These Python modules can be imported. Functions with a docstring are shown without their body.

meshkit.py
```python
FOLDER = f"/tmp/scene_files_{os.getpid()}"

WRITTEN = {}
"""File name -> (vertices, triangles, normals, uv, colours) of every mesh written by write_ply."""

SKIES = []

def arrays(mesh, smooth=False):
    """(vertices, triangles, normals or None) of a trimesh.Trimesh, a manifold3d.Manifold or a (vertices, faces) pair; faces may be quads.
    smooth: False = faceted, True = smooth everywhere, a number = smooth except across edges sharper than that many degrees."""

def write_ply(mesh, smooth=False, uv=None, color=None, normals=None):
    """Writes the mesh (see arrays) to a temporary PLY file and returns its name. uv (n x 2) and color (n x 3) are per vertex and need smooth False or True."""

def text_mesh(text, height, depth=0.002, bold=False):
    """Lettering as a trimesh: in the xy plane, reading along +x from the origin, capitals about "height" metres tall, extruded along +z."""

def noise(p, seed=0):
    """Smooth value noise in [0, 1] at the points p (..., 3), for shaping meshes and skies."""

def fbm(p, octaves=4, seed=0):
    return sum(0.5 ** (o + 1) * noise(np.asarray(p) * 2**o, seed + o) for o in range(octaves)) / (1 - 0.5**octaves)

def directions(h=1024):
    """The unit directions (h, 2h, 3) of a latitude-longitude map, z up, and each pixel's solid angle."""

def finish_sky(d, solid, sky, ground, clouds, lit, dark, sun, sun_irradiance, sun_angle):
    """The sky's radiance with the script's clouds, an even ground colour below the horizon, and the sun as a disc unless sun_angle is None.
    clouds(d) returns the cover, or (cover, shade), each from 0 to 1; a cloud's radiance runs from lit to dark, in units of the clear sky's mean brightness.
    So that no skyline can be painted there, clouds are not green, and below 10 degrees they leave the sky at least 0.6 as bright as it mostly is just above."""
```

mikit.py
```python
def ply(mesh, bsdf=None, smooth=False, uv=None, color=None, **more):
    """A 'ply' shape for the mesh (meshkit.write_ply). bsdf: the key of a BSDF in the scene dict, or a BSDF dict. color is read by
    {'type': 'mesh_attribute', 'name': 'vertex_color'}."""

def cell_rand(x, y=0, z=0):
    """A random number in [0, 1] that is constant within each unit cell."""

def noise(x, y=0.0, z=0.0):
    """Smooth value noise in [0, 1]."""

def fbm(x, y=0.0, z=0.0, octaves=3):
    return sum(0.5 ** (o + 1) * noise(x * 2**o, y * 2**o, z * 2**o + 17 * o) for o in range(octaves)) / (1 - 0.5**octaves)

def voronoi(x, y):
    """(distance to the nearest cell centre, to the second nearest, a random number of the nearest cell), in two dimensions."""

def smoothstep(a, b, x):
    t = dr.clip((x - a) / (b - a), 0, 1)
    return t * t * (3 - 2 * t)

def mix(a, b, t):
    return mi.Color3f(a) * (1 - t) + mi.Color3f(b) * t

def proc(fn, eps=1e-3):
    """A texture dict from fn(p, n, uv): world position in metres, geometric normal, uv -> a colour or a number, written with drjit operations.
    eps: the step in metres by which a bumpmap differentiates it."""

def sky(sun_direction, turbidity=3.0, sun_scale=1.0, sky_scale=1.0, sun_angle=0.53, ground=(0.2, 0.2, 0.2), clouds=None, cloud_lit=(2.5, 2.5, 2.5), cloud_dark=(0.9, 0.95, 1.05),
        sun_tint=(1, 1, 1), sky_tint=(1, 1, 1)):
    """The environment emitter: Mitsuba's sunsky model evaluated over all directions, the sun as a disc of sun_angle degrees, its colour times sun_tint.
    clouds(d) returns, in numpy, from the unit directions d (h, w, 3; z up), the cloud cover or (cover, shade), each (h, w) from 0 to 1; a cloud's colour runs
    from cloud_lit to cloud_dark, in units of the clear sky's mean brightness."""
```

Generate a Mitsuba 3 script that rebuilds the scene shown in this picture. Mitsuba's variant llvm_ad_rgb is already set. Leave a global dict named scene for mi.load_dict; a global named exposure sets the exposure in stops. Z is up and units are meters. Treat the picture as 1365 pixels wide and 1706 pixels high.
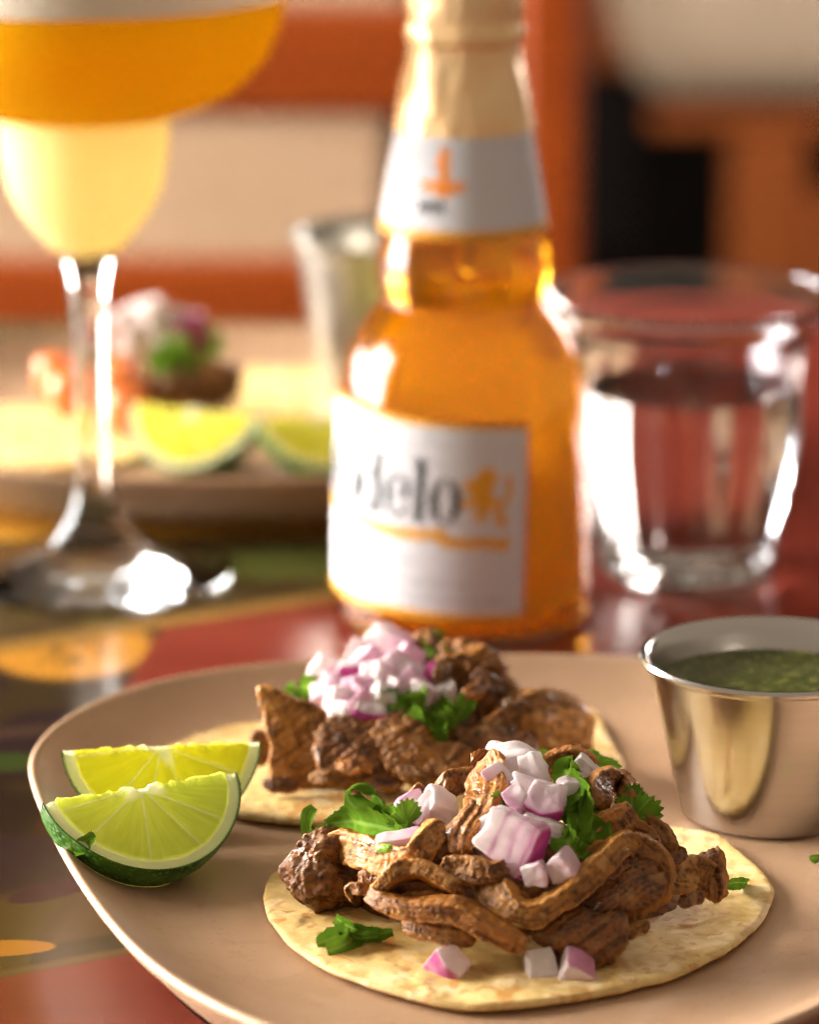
import math, random
import numpy as np, trimesh, mitsuba as mi, drjit as dr, mikit
from meshkit import noise as vnoise
from shapely.geometry import Polygon, box as sbox, Point, LineString
from shapely import affinity, union_all
from scipy.interpolate import CubicSpline, PchipInterpolator, make_interp_spline
from mikit import proc, noise, fbm, smoothstep, mix, ply, voronoi, cell_rand

random.seed(7)
RNG = np.random.default_rng(11)
T = mi.ScalarTransform4f
scene, labels = {}, {}

# ------------------------------------------------------------------ camera, lights, exposure
CAM = np.array([0, 0, .288])
PITCH, FPX = math.radians(14.8), 6500.0
FWD = np.array([0, math.cos(PITCH), -math.sin(PITCH)])
UP = np.array([0, math.sin(PITCH), math.cos(PITCH)])
RIGHT = np.array([1.0, 0, 0])
scene['camera'] = {'type': 'thinlens', 'fov': 2 * math.degrees(math.atan(682.5 / FPX)), 'fov_axis': 'x',
                   'to_world': T().look_at(origin=CAM.tolist(), target=(CAM + FWD).tolist(), up=[0, 0, 1]),
                   'aperture_radius': .0066, 'focus_distance': .772, 'near_clip': .01, 'far_clip': 50.0}
exposure = 0.35
# the soft light that the room's pale ceiling and walls give back
scene['room_light'] = {'type': 'constant', 'radiance': {'type': 'rgb', 'value': [.32, .262, .20]}}


def window(key, x, y, z, w, h, nx, ny, rgb, label, bars=2):
    """A daylit window: a glowing pane behind a wooden frame with bars; (nx, ny) is the way it faces."""
    labels[key] = {'label': label, 'category': 'window'}
    a = math.degrees(math.atan2(ny, nx))
    place = T().translate([x, y, z]).rotate([0, 0, 1], a).rotate([0, 1, 0], 90)
    scene[key + '__pane'] = {'type': 'rectangle', 'to_world': place @ T().scale([h / 2, w / 2, 1]),
                             'emitter': {'type': 'area', 'radiance': {'type': 'rgb', 'value': rgb}}, 'bsdf': {'type': 'diffuse'}}
    bs = []
    for sx, sy, ex, ey in [(h / 2 + .03, 0, .06, w + .12), (-h / 2 - .03, 0, .06, w + .12), (0, w / 2 + .03, h, .06), (0, -w / 2 - .03, h, .06)]:
        bs.append(trimesh.creation.box([ex, ey, .06], trimesh.transformations.translation_matrix([sx, sy, .005])))
    for i in range(1, bars + 1):
        bs.append(trimesh.creation.box([h, .035, .03], trimesh.transformations.translation_matrix([0, -w / 2 + w * i / (bars + 1), .03])))
    scene[key + '__frame'] = {**ply(trimesh.util.concatenate(bs), 'wood'), 'to_world': place}


window('window', -1.75, 1.55, .55, 1.9, 1.2, 1, -.25, [32, 30, 27], 'tall daylit window at the left of the table')
window('window_001', 1.12, 3.05, .45, 1.1, .9, -1, 0, [11, 10.4, 9.6], 'small added window out of view at the right, lighting the beer and tumbler', 1)  # added out of view to brighten the beer and tumbler


# ------------------------------------------------------------------ helpers
def ray(px, py):
    d = FWD + (px - 682.5) / FPX * RIGHT - (py - 853) / FPX * UP
    return d


def at(px, py, z=0.0):
    d = ray(px, py)
    return CAM + d * (z - CAM[2]) / d[2]


def aty(px, py, y):
    d = ray(px, py)
    return CAM + d * y / d[1]


def numbered(name):
    k, i = name, 0
    while any(x == k or x.startswith(k + '__') for x in scene) or k in labels:
        i += 1
        k = f'{name}_{i:03d}'
    return k


def add(name, mesh, bsdf, label=None, cat=None, group=None, kind=None, parent=None, smooth=True, **kw):
    key = numbered(f'{parent}__{name}' if parent else name)
    scene[key] = ply(mesh, bsdf, smooth=smooth, **kw)
    e = {k: v for k, v in dict(label=label, category=cat, group=group, kind=kind).items() if v}
    if e:
        labels[key] = e
    return key


def thing(name, label, cat, group=None):
    key = numbered(name)
    labels[key] = {'label': label, 'category': cat, **({'group': group} if group else {})}
    return key


def grid_faces(n, m, close_u=False, close_v=False):
    i, j = np.meshgrid(np.arange(n if close_u else n - 1), np.arange(m if close_v else m - 1), indexing='ij')
    a, b = i * m + j, ((i + 1) % n) * m + j
    c, d = ((i + 1) % n) * m + (j + 1) % m, i * m + (j + 1) % m
    return np.stack([a, b, c, d], -1).reshape(-1, 4)


def tri(q):
    return np.vstack([q[:, [0, 1, 2]], q[:, [0, 2, 3]]])


def lathe(prof, cx=0, cy=0, z0=0, n=96, fine=None, smooth_prof=False, wob=None):
    """prof: (r, z) from the axis at the bottom, outwards and up; normals point outwards."""
    p = np.asarray(prof, float)
    if smooth_prof:
        s = np.r_[0, np.cumsum(np.linalg.norm(np.diff(p, axis=0), axis=1))]
        t = np.linspace(0, s[-1], fine or 80)
        p = np.stack([PchipInterpolator(s, p[:, 0])(t), PchipInterpolator(s, p[:, 1])(t)], 1)
    ang = np.arange(n) / n * 2 * np.pi
    r, z = p[:, 0][:, None], p[:, 1][:, None]
    if wob is not None:
        r = r + wob(ang[None], z) * (r > 1e-6)
    v = np.stack([cx + r * np.cos(ang), cy + r * np.sin(ang), z0 + z + 0 * ang], -1).reshape(-1, 3)
    f = tri(grid_faces(len(p), n, close_v=True))[:, ::-1]
    return trimesh.Trimesh(v, f, process=False)


def rbox(sx, sy, sz, r=.002, seg=2):
    """A box with rounded edges, centred."""
    import manifold3d as m3
    r = min(r, .49 * min(sx, sy, sz))
    s = m3.Manifold.sphere(r, 8 * seg)
    m = m3.Manifold.batch_hull([s.translate([x * (sx / 2 - r), y * (sy / 2 - r), z * (sz / 2 - r)]) for x in (-1, 1) for y in (-1, 1) for z in (-1, 1)]).to_mesh()
    return trimesh.Trimesh(m.vert_properties[:, :3], m.tri_verts, process=False)


def moved(m, p, rz=0):
    m = m.copy()
    if rz:
        m.apply_transform(trimesh.transformations.rotation_matrix(rz, [0, 0, 1]))
    m.apply_translation(p)
    return m


def polar_outline(pts, center, n=240, soft=True):
    """A closed smooth radius(angle) through ground points (k, 2)."""
    d = np.asarray(pts) - center
    a, r = np.arctan2(d[:, 1], d[:, 0]) % (2 * np.pi), np.linalg.norm(d, axis=1)
    o = np.argsort(a)
    a, r = a[o], r[o]
    if soft:
        cs = CubicSpline(np.r_[a, a[0] + 2 * np.pi], np.r_[r, r[0]], bc_type='periodic')
    else:
        cs = PchipInterpolator(np.r_[a[-2:] - 2 * np.pi, a, a[:2] + 2 * np.pi], np.r_[r[-2:], r, r[:2]])
    th = np.arange(n) / n * 2 * np.pi
    return th, cs(np.where(th < a[0], th + 2 * np.pi, th))


_ROT = trimesh.transformations.euler_matrix(.7, .5, 1.1)[:3, :3]


def vfbm(p, octaves=3, seed=0):
    p = np.asarray(p, float)
    out = 0
    for o in range(octaves):
        p = p @ _ROT
        out = out + .5 ** (o + 1) * vnoise(p * 2 ** o + 3.7 * o, seed + o)
    return out / (1 - .5 ** octaves)


def unit(v):
    return v / (np.linalg.norm(v, axis=-1, keepdims=True) + 1e-12)


# ------------------------------------------------------------------ materials
def P(**k):
    d = {'type': 'principled'}
    for a, b in k.items():
        d[a] = {'type': 'rgb', 'value': list(b)} if isinstance(b, (tuple, list)) else b
    return d


def two(b):
    return {'type': 'twosided', 'bsdf': b}


def bump(b, fn, scale=1.0, eps=1e-4):
    return {'type': 'bumpmap', 'tex': proc(fn, eps), 'scale': scale, 'bsdf': b}


VC = {'type': 'mesh_attribute', 'name': 'vertex_color'}


def plate_fn(p, n, uv):
    s = fbm(p.x * 90, p.y * 90, p.z * 90, 3)
    sp = smoothstep(.74, .80, noise(p.x * 1400, p.y * 1400, p.z * 1400))
    c = mix(mix((.395, .246, .150), (.45, .288, .180), s), (.30, .19, .12), sp * .3)
    # a thin film of meat juice and a few drips round the front tortilla
    a = turn(p)
    d = dr.sqrt(dr.square(p.x - .022) + dr.square(p.y - .732))
    drip = smoothstep(.60, .68, fbm(a.x * 120, a.y * 120, 3, 3)) * (1 - smoothstep(.058, .085, d))
    return mix(c, c * mi.Color3f(.80, .70, .55), drip * .22)


scene['glaze'] = two(bump(P(base_color=proc(plate_fn), roughness=.42, specular=.45),
                          lambda p, n, uv: .00006 * fbm(p.x * 260, p.y * 260, p.z * 260, 2)))


def turn(p, k=1.0):
    return mi.Point3f((.80 * p.x - .60 * p.y) * k, (.60 * p.x + .80 * p.y) * k, p.z * k)


def tort_fn(p, n, uv):
    a, b = turn(p), turn(turn(p))
    base = mix((.55, .37, .135), (.70, .51, .22), smoothstep(.25, .75, .6 * fbm(a.x * 130, a.y * 130, 0, 3) + .4 * fbm(b.x * 700, b.y * 700, 4, 2)))
    pale = smoothstep(.55, .75, fbm(b.x * 240 + 9, b.y * 240, 3, 4))
    c = mix(base, (.78, .61, .37), pale * .65)
    toast = smoothstep(.66, .78, fbm(a.x * 190 + 3, b.y * 190 + 40, 5, 3))
    c = mix(c, (.50, .23, .05), toast * .75)
    # the meat's juice has soaked the middle of the front tortilla
    w = .016 * (fbm(a.x * 110, a.y * 110, 7, 4) - .5)
    d = dr.sqrt(dr.square(p.x - .024) + dr.square((p.y - .729) * 1.1)) + w
    wet = 1 - smoothstep(.036, .047, d)
    speck = smoothstep(.70, .76, noise(a.x * 620, a.y * 620, 8)) * smoothstep(.48, .60, fbm(b.x * 150, b.y * 150, 11, 2))
    c = mix(c, (.46, .20, .045), speck * .6)
    return mix(c, c * mi.Color3f(.68, .60, .42), wet * .9)


scene['tortilla'] = two(bump(P(base_color=proc(tort_fn), roughness=.55, specular=.35, flatness=.5),
                             lambda p, n, uv: .00022 * fbm(turn(p).x * 520, turn(p).y * 520, 2, 3)))


def meat_bump(p, n, uv):
    return .00022 * fbm(uv.x * 300, uv.y * 2200, 0, 3) + 00.00014 * fbm(turn(p).x * 1300, turn(p).y * 1300, p.z * 1300, 2)


def meat_gloss(p, n, uv):
    a = turn(p)
    return .58 - .36 * smoothstep(.50, .66, fbm(a.x * 210, a.y * 210, a.z * 210 + 5, 3))


scene['meat'] = two(bump(P(base_color={'type': 'mesh_attribute', 'name': 'vertex_color'}, roughness=proc(meat_gloss), specular=.30), meat_bump))
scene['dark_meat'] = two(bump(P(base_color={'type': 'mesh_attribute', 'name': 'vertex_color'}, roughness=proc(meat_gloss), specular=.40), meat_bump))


def meat_colour(v, fib, edge, seed, mat):
    """Cooked beef: brown, lighter and more orange along cut edges, with paler fat; fib = how far along its fibres."""
    b = vfbm(v * 300 + seed, 3, seed)
    f = vfbm(np.stack([fib[:, 0] * 120, fib[:, 1] * 1500, 0 * b + seed], -1), 3, seed + 1)
    fine = vfbm(v * 1500 + seed, 2, seed + 2)
    k = np.clip((.50 * f + .28 * b + .22 * fine - .36) / .24, 0, 1)[:, None]
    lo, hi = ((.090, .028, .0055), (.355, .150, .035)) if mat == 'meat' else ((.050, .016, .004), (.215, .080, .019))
    c = np.array(lo) * (1 - k) + np.array(hi) * k
    pit = np.clip((.40 - vfbm(v * 1000 + seed + 4, 3, seed + 5)) / .10, 0, 1)[:, None]
    c = c * (1 - .65 * pit)
    e = np.clip(edge, 0, 1)[:, None] * (.35 + .65 * b[:, None])
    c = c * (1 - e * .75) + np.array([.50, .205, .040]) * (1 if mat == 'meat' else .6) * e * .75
    t = np.clip((vfbm(v * 420 + seed + 9, 3, seed + 7) - .60) / .12, 0, 1)[:, None]
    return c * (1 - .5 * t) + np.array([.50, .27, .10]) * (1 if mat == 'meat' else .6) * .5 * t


scene['onion_flesh'] = {'type': 'principledthin', 'base_color': VC, 'roughness': .24, 'diff_trans': .7, 'eta': 1.4}
scene['citrus_flesh'] = {'type': 'principledthin', 'base_color': VC, 'roughness': .25, 'diff_trans': .9, 'eta': 1.35}


def rind_fn(p, n, uv):
    s = fbm(p.x * 150, p.y * 150, p.z * 150, 3)
    f1, f2, r = voronoi(uv.x * 34, uv.y * 34)
    dot = 1 - smoothstep(.10, .30, f1)
    c = mix((.016, .070, .006), (.055, .170, .012), smoothstep(.35, .7, s))
    return mix(c, (.15, .28, .05), dot * .6)


scene['rind'] = two(bump(P(base_color=proc(rind_fn), roughness=.30, specular=.5),
                         lambda p, n, uv: -.00018 * (1 - smoothstep(.05, .4, voronoi(uv.x * 34, uv.y * 34)[0]))))


def leaf_fn(p, n, uv):
    s = fbm(p.x * 300, p.y * 300, p.z * 300, 3)
    vein = 1 - smoothstep(.0, .10, dr.abs(uv.y - .5 + .05 * (s - .5)))
    return mix(mix((.045, .115, .010), (.165, .30, .025), s), (.30, .42, .10), vein * .4)


scene['leaf'] = {'type': 'principledthin', 'base_color': proc(leaf_fn), 'roughness': .28, 'diff_trans': .4, 'spec_trans': 0.0}
scene['stem'] = two(P(base_color=(.22, .40, .05), roughness=.35, specular=.5, flatness=.5))
scene['glass'] = {'type': 'dielectric', 'int_ior': 1.5, 'ext_ior': 1.0}
scene['beer_boundary'] = {'type': 'dielectric', 'int_ior': 1.345, 'ext_ior': 1.5, 'specular_transmittance': {'type': 'rgb', 'value': [1.0, .66, .13]}}
scene['water_boundary'] = {'type': 'dielectric', 'int_ior': 1.333, 'ext_ior': 1.5}
scene['water_top'] = {'type': 'dielectric', 'int_ior': 1.333, 'ext_ior': 1.0}
scene['steel'] = two({'type': 'principled', 'base_color': proc(lambda p, n, uv: mi.Color3f(.60, .565, .53) * (.90 + .1 * fbm(p.x * 60, p.y * 60, p.z * 900, 3))),
                      'metallic': 1.0, 'roughness': proc(lambda p, n, uv: .13 + .10 * fbm(p.x * 200, p.y * 200, p.z * 1500, 2)), 'specular': .5})

scene['dulled_steel'] = two({'type': 'principled', 'base_color': {'type': 'rgb', 'value': [.46, .44, .40]}, 'metallic': 1.0, 'roughness': .30, 'specular': .5})  # steel darkened and roughened so its highlight on the table stays dim


def salsa_fn(p, n, uv):
    s = fbm(p.x * 500, p.y * 500, 0, 3)
    c = mix((.030, .040, .004), (.070, .080, .010), s)
    return mix(c, (.22, .20, .05), smoothstep(.70, .8, noise(p.x * 900, p.y * 900, 4)) * .5)


scene['salsa'] = two(bump(P(base_color=proc(salsa_fn), roughness=.35, specular=.4), lambda p, n, uv: .00025 * fbm(p.x * 420, p.y * 420, 1, 3)))


def foil_fn(p, n, uv):
    s = fbm(p.x * 130, p.y * 130, p.z * 130, 3)
    return mix((.88, .55, .25), (.97, .72, .42), s)


scene['foil'] = two(bump(P(base_color=proc(foil_fn), metallic=.35, roughness=.34, specular=.5), lambda p, n, uv: .0016 * fbm(p.x * 160, p.y * 160, p.z * 70, 3)))
scene['label_paper'] = two(P(base_color=(.58, .595, .65), roughness=.6, specular=.10))
scene['gold_print'] = two(P(base_color=(.66, .32, .018), roughness=.4, specular=.4))
scene['orange_print'] = two(P(base_color=(.78, .26, .04), roughness=.4, specular=.5))
scene['black_print'] = two({'type': 'diffuse', 'reflectance': {'type': 'rgb', 'value': [.012, .016, .016]}})
scene['grey_print'] = two(P(base_color=(.42, .45, .50), roughness=.4, specular=.5))


def drink_fn(p, n, uv):
    s = fbm(p.x * 60, p.y * 60, p.z * 60, 2)
    return mix(mix((.98, .76, .035), (.98, .62, .012), smoothstep(.124, .146, p.z)), (.97, .68, .03), s * .4)


scene['orange_drink'] = {'type': 'principledthin', 'base_color': proc(drink_fn), 'roughness': .12, 'diff_trans': 1.0, 'eta': 1.4}
scene['pale_drink'] = {'type': 'principledthin', 'base_color': {'type': 'rgb', 'value': [.97, .88, .50]}, 'roughness': .08, 'diff_trans': 1.0, 'eta': 1.4}
scene['foam'] = two(P(base_color=(.95, .86, .70), roughness=.6, flatness=.7))


def wood_fn(p, n, uv):
    g = fbm(p.x * 3, p.y * 20, p.z * 60, 3)
    return mix((.24, .036, .0025), (.32, .055, .004), g)


scene['wood'] = two(P(base_color=proc(wood_fn), roughness=.45, specular=.3))
scene['dimmed_wood'] = two(P(base_color=(.150, .034, .004), roughness=.5, specular=.25))  # wood colour darkened to stand for weaker light on the far chair
scene['dimmed_upholstery'] = two(P(base_color=proc(lambda p, n, uv: mix((.21, .155, .108), (.27, .20, .14), fbm(p.x * 12, p.y * 12, p.z * 12, 3))), roughness=.8, specular=.15))  # beige padding darkened in colour, as if less light reached the far seat
scene['upholstery'] = two(P(base_color=proc(lambda p, n, uv: mix((.48, .31, .195), (.55, .37, .24), fbm(p.x * 30, p.y * 30, p.z * 30, 3))), roughness=.7, specular=.2))
scene['dark_paint'] = two(P(base_color=(.006, .004, .0035), roughness=.8, specular=.1))
scene['tomato'] = two(P(base_color=(.72, .20, .06), roughness=.25, specular=.5))


# the printed table top, in metres on the table
def ell(p, cx, cy, a, b, ang=0.0, soft=.06):
    c, s = math.cos(ang), math.sin(ang)
    u, v = (p.x - cx) * c + (p.y - cy) * s, -(p.x - cx) * s + (p.y - cy) * c
    return 1 - smoothstep(1 - soft, 1 + soft, dr.sqrt(dr.square(u / a) + dr.square(v / b)))


def band(x, a, b, soft=.0015):
    return smoothstep(a - soft, a + soft, x) * (1 - smoothstep(b - soft, b + soft, x))


def table_fn(p, n, uv):
    w = .010 * (fbm(p.x * 30, p.y * 30, 0, 3) - .5)
    g = fbm(p.x * 14, p.y * 90, 2, 3)
    red = mix((.150, .022, .014), (.195, .034, .021), g)
    # a wide runner of printed pictures crosses the table at a slant
    near = p.y - (.7710 + .54 * p.x)
    far = p.y - (1.0092 + .565 * p.x)
    dark = mix((.060, .030, .018), (.115, .070, .030), smoothstep(.35, .65, fbm(p.x * 45, p.y * 45, 1, 3)))
    dark = mix(dark, (.075, .038, .040), smoothstep(.50, .56, fbm(p.x * 24 + 4, p.y * 24, 5, 2)))
    dark = mix(dark, (.13, .085, .028), smoothstep(.52, .57, fbm(p.x * 33 + 8, p.y * 33, 9, 2)) * .8)
    c = mix((.165, .100, .030), dark, smoothstep(.045, .056, near + w))
    c = mix(c, (.09, .07, .028), band(near + w * .4, .004, .013) * smoothstep(-.077, -.076, p.x))
    c = mix(c, (.85, .36, .04), ell(p, -.0835, .7435, .0115, .0045, .1))
    c = mix(c, (.24, .150, .045), band(near + w * .3, 0, .0035))
    c = mix(c, (.10, .15, .030), ell(p, -.098, .862, .018, .007, .1))
    c = mix(c, (.11, .028, .050), ell(p, -.0755, .777, .011, .0045, .7))
    c = mix(c, (.16, .085, .055), ell(p, -.094, .885, .03, .004, .3))
    c = mix(c, (.95, .42, .08), ell(p, -.086, .953, .0215, .0265))
    mark = smoothstep(.50, .56, noise(p.x * 420, p.y * 190, 3)) * ell(p, -.0875, .953, .0130, .0135, 0, .1)
    c = mix(c, mix((1.45, .66, .085), (.55, .28, .06), mark * .8), ell(p, -.0865, .953, .0195, .024))
    c = c * .30
    side = smoothstep(-.0675, -.0655, p.x + .12 * (.953 - p.y)) * smoothstep(.80, .90, p.y)
    c = mix(red * mi.Color3f(.62, .55, .5), c, smoothstep(-.0012, .0012, near) )
    c = mix(c, red, dr.maximum(side, smoothstep(-.045, -.035, p.x)))
    # further pictures behind, beyond the red strip: olive and ochre blocks
    left = 1 - smoothstep(-.006, -.004, p.x)
    c = mix(c, mix((.075, .058, .018), (.050, .032, .012), smoothstep(.4, .6, fbm(p.x * 50, p.y * 50, 6, 2))), smoothstep(0, .001, far) * left)
    c = mix(c, (.22, .12, .03), band(far, 0, .010) * left)
    c = mix(c, (.10, .12, .03), ell(p, -.035, 1.035, .022, .016, .2) * left)
    c = mix(c, (.50, .26, .028), band(p.y + w, 1.062, 1.105) * left)
    return c


scene['table_print'] = two(P(base_color=proc(table_fn), roughness=.22, specular=.25))

# ------------------------------------------------------------------ setting: floor, wall, table
add('floor', trimesh.creation.box([12, 14, .02], trimesh.transformations.translation_matrix([0, 3, -.76])), 'dark_paint', kind='structure', smooth=False)
add('wall', trimesh.creation.box([12, .1, 4], trimesh.transformations.translation_matrix([0, 7, 1.2])), 'dark_paint', kind='structure', smooth=False)
t = thing('table', 'dark red restaurant table with a printed glossy top under all the dishes', 'table')
add('tabletop', moved(rbox(1.3, 1.06, .03, .006), [0, .83, -.015]), 'table_print', parent=t, smooth=30)
add('pedestal', moved(trimesh.creation.cylinder(.05, .70, sections=32), [0, .775, -.38]), 'dark_paint', parent=t, smooth=30)
add('base', moved(rbox(.6, .6, .03, .01), [0, .775, -.735]), 'dark_paint', parent=t, smooth=30)


# wooden chair across the table and the one behind it: a bar given by its corners in a plane at distance y
def bar(x0, y0, x1, y1, Y, depth, r=.006):
    a, b = aty(x0, y0, Y), aty(x1, y1, Y)
    return moved(rbox(abs(b[0] - a[0]), depth, abs(b[2] - a[2]), r), (a + b) / 2 + [0, depth / 2, 0])


c1 = thing('wooden_bench', 'orange brown wooden bench back with beige padding behind the table and bottle, its unseen left length added', 'bench')
Y1 = 1.95
add('rail', bar(-3000, 18, 872, 192, Y1 + .004, .03), 'wood', parent=c1, smooth=30)  # bench run on far left, unseen, as a bright backdrop for the beer
add('rail', bar(-3000, 438, 872, 730, Y1 + .004, .03), 'wood', parent=c1, smooth=30)
add('stile', bar(868, -330, 958, 1600, Y1, .04), 'wood', parent=c1, smooth=30)
add('stile', bar(-3100, -330, -2996, 1600, Y1, .04), 'wood', parent=c1, smooth=30)
add('back_pad', bar(-2990, 188, 652, 442, Y1 + .012, .02, .008), 'upholstery', parent=c1, smooth=30)
add('back_pad', bar(-2990, -300, 690, 22, Y1 + .012, .02, .008), 'upholstery', parent=c1, smooth=30)
add('seat', moved(rbox(1.14, .40, .05, .015), [-.50, Y1 + .24, -.30]), 'upholstery', parent=c1, smooth=30)
c2 = thing('wooden_chair', 'far wooden chair with pale padded seat at the top right', 'chair')
Y2 = 3.6
add('seat', bar(1052, -120, 1700, 186, Y2, .45, .06), 'dimmed_upholstery', parent=c2, smooth=30)
add('rail', bar(1085, 186, 1700, 222, Y2 + .02, .03), 'dimmed_wood', parent=c2, smooth=30)
add('leg', bar(1222, 226, 1328, 900, Y2 + .02, .06), 'dimmed_wood', parent=c2, smooth=30)
add('leg', bar(1640, 226, 1720, 900, Y2 + .02, .06), 'dimmed_wood', parent=c2, smooth=30)
add('stretcher', bar(1328, 330, 1642, 560, Y2 + .03, .03), 'dimmed_wood', parent=c2, smooth=30)
cb = thing('wooden_cabinet', 'low orange wooden cabinet far behind the bottle', 'cabinet')
Y3 = 4.6
add('body', bar(700, -240, 1078, 118, Y3, .4), 'dimmed_wood', parent=cb, smooth=30)
add('plinth', bar(720, 118, 1060, 420, Y3 + .03, .34), 'dark_paint', parent=cb, smooth=30)

# ------------------------------------------------------------------ plates
ZP = .0125      # the plate's floor


def plate_mesh(pts, center, n=240):
    th, r = polar_outline(pts, center, n)
    #          scale, z  : from the middle of the floor out over the rim and back under to the foot
    prof = [(0, ZP), (.25, ZP), (.5, ZP), (.68, ZP + .0001), (.78, ZP + .0008), (.86, ZP + .0026), (.92, ZP + .0052), (.965, ZP + .0082), (.985, ZP + .0098), (.995, ZP + .0105), (1.003, ZP + .0104),
            (1.008, ZP + .0097), (1.006, ZP + .0088), (.99, ZP + .0068), (.95, ZP + .0030), (.88, .0080), (.78, .0048), (.68, .0030), (.64, .0022), (.63, .0006), (.60, .0), (.56, .0), (.55, .003), (.3, .0045), (0, .0045)]
    v = np.stack([np.stack([center[0] + s * r * np.cos(th), center[1] + s * r * np.sin(th), z + 0 * th], -1) for s, z in prof])
    f = tri(grid_faces(len(prof), n, close_v=True))
    return trimesh.Trimesh(v.reshape(-1, 3), f, process=False)


rim_px = [(55, 1270), (60, 1310), (75, 1215), (110, 1203), (188, 1161), (229, 1141), (343, 1117), (500, 1099), (700, 1090), (1000, 1090), (110, 1420), (150, 1485), (200, 1545), (249, 1605), (391, 1680)]
rim_px = [(60, 1310), (58, 1250), (100, 1203), (215, 1147), (343, 1117), (500, 1100), (700, 1091), (900, 1089), (110, 1420), (200, 1547), (320, 1645)]
rim = [at(x, y, ZP + .0105)[:2] for x, y in rim_px]
rim += [np.array(q) for q in [(-.012, .6375), (.020, .628), (.0555, .640), (.080, .664), (.102, .700), (.114, .745), (.112, .80), (.098, .842), (.075, .863)]]
PC = np.array([.016, .755])
add('dinner_plate', plate_mesh(rim, PC), 'glaze', 'tan glazed plate in front holding the two sharp tacos and two lime wedges', 'plate')
P2C = np.array([-.052, 1.140])
th = np.arange(16) / 16 * 2 * np.pi
sq = lambda t, a, b, n: ((np.abs(np.cos(t)) / a) ** n + (np.abs(np.sin(t)) / b) ** n) ** (-1 / n)
rim2 = [P2C + sq(x, .118, .100, 2.4) * np.array([np.cos(x), np.sin(x)]) for x in th]
add('dinner_plate', plate_mesh(rim2, P2C), 'glaze', 'blurred tan plate behind the stemmed glass with more tacos on it', 'plate')

# ------------------------------------------------------------------ tortillas
ZT = ZP + .0003


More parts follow.
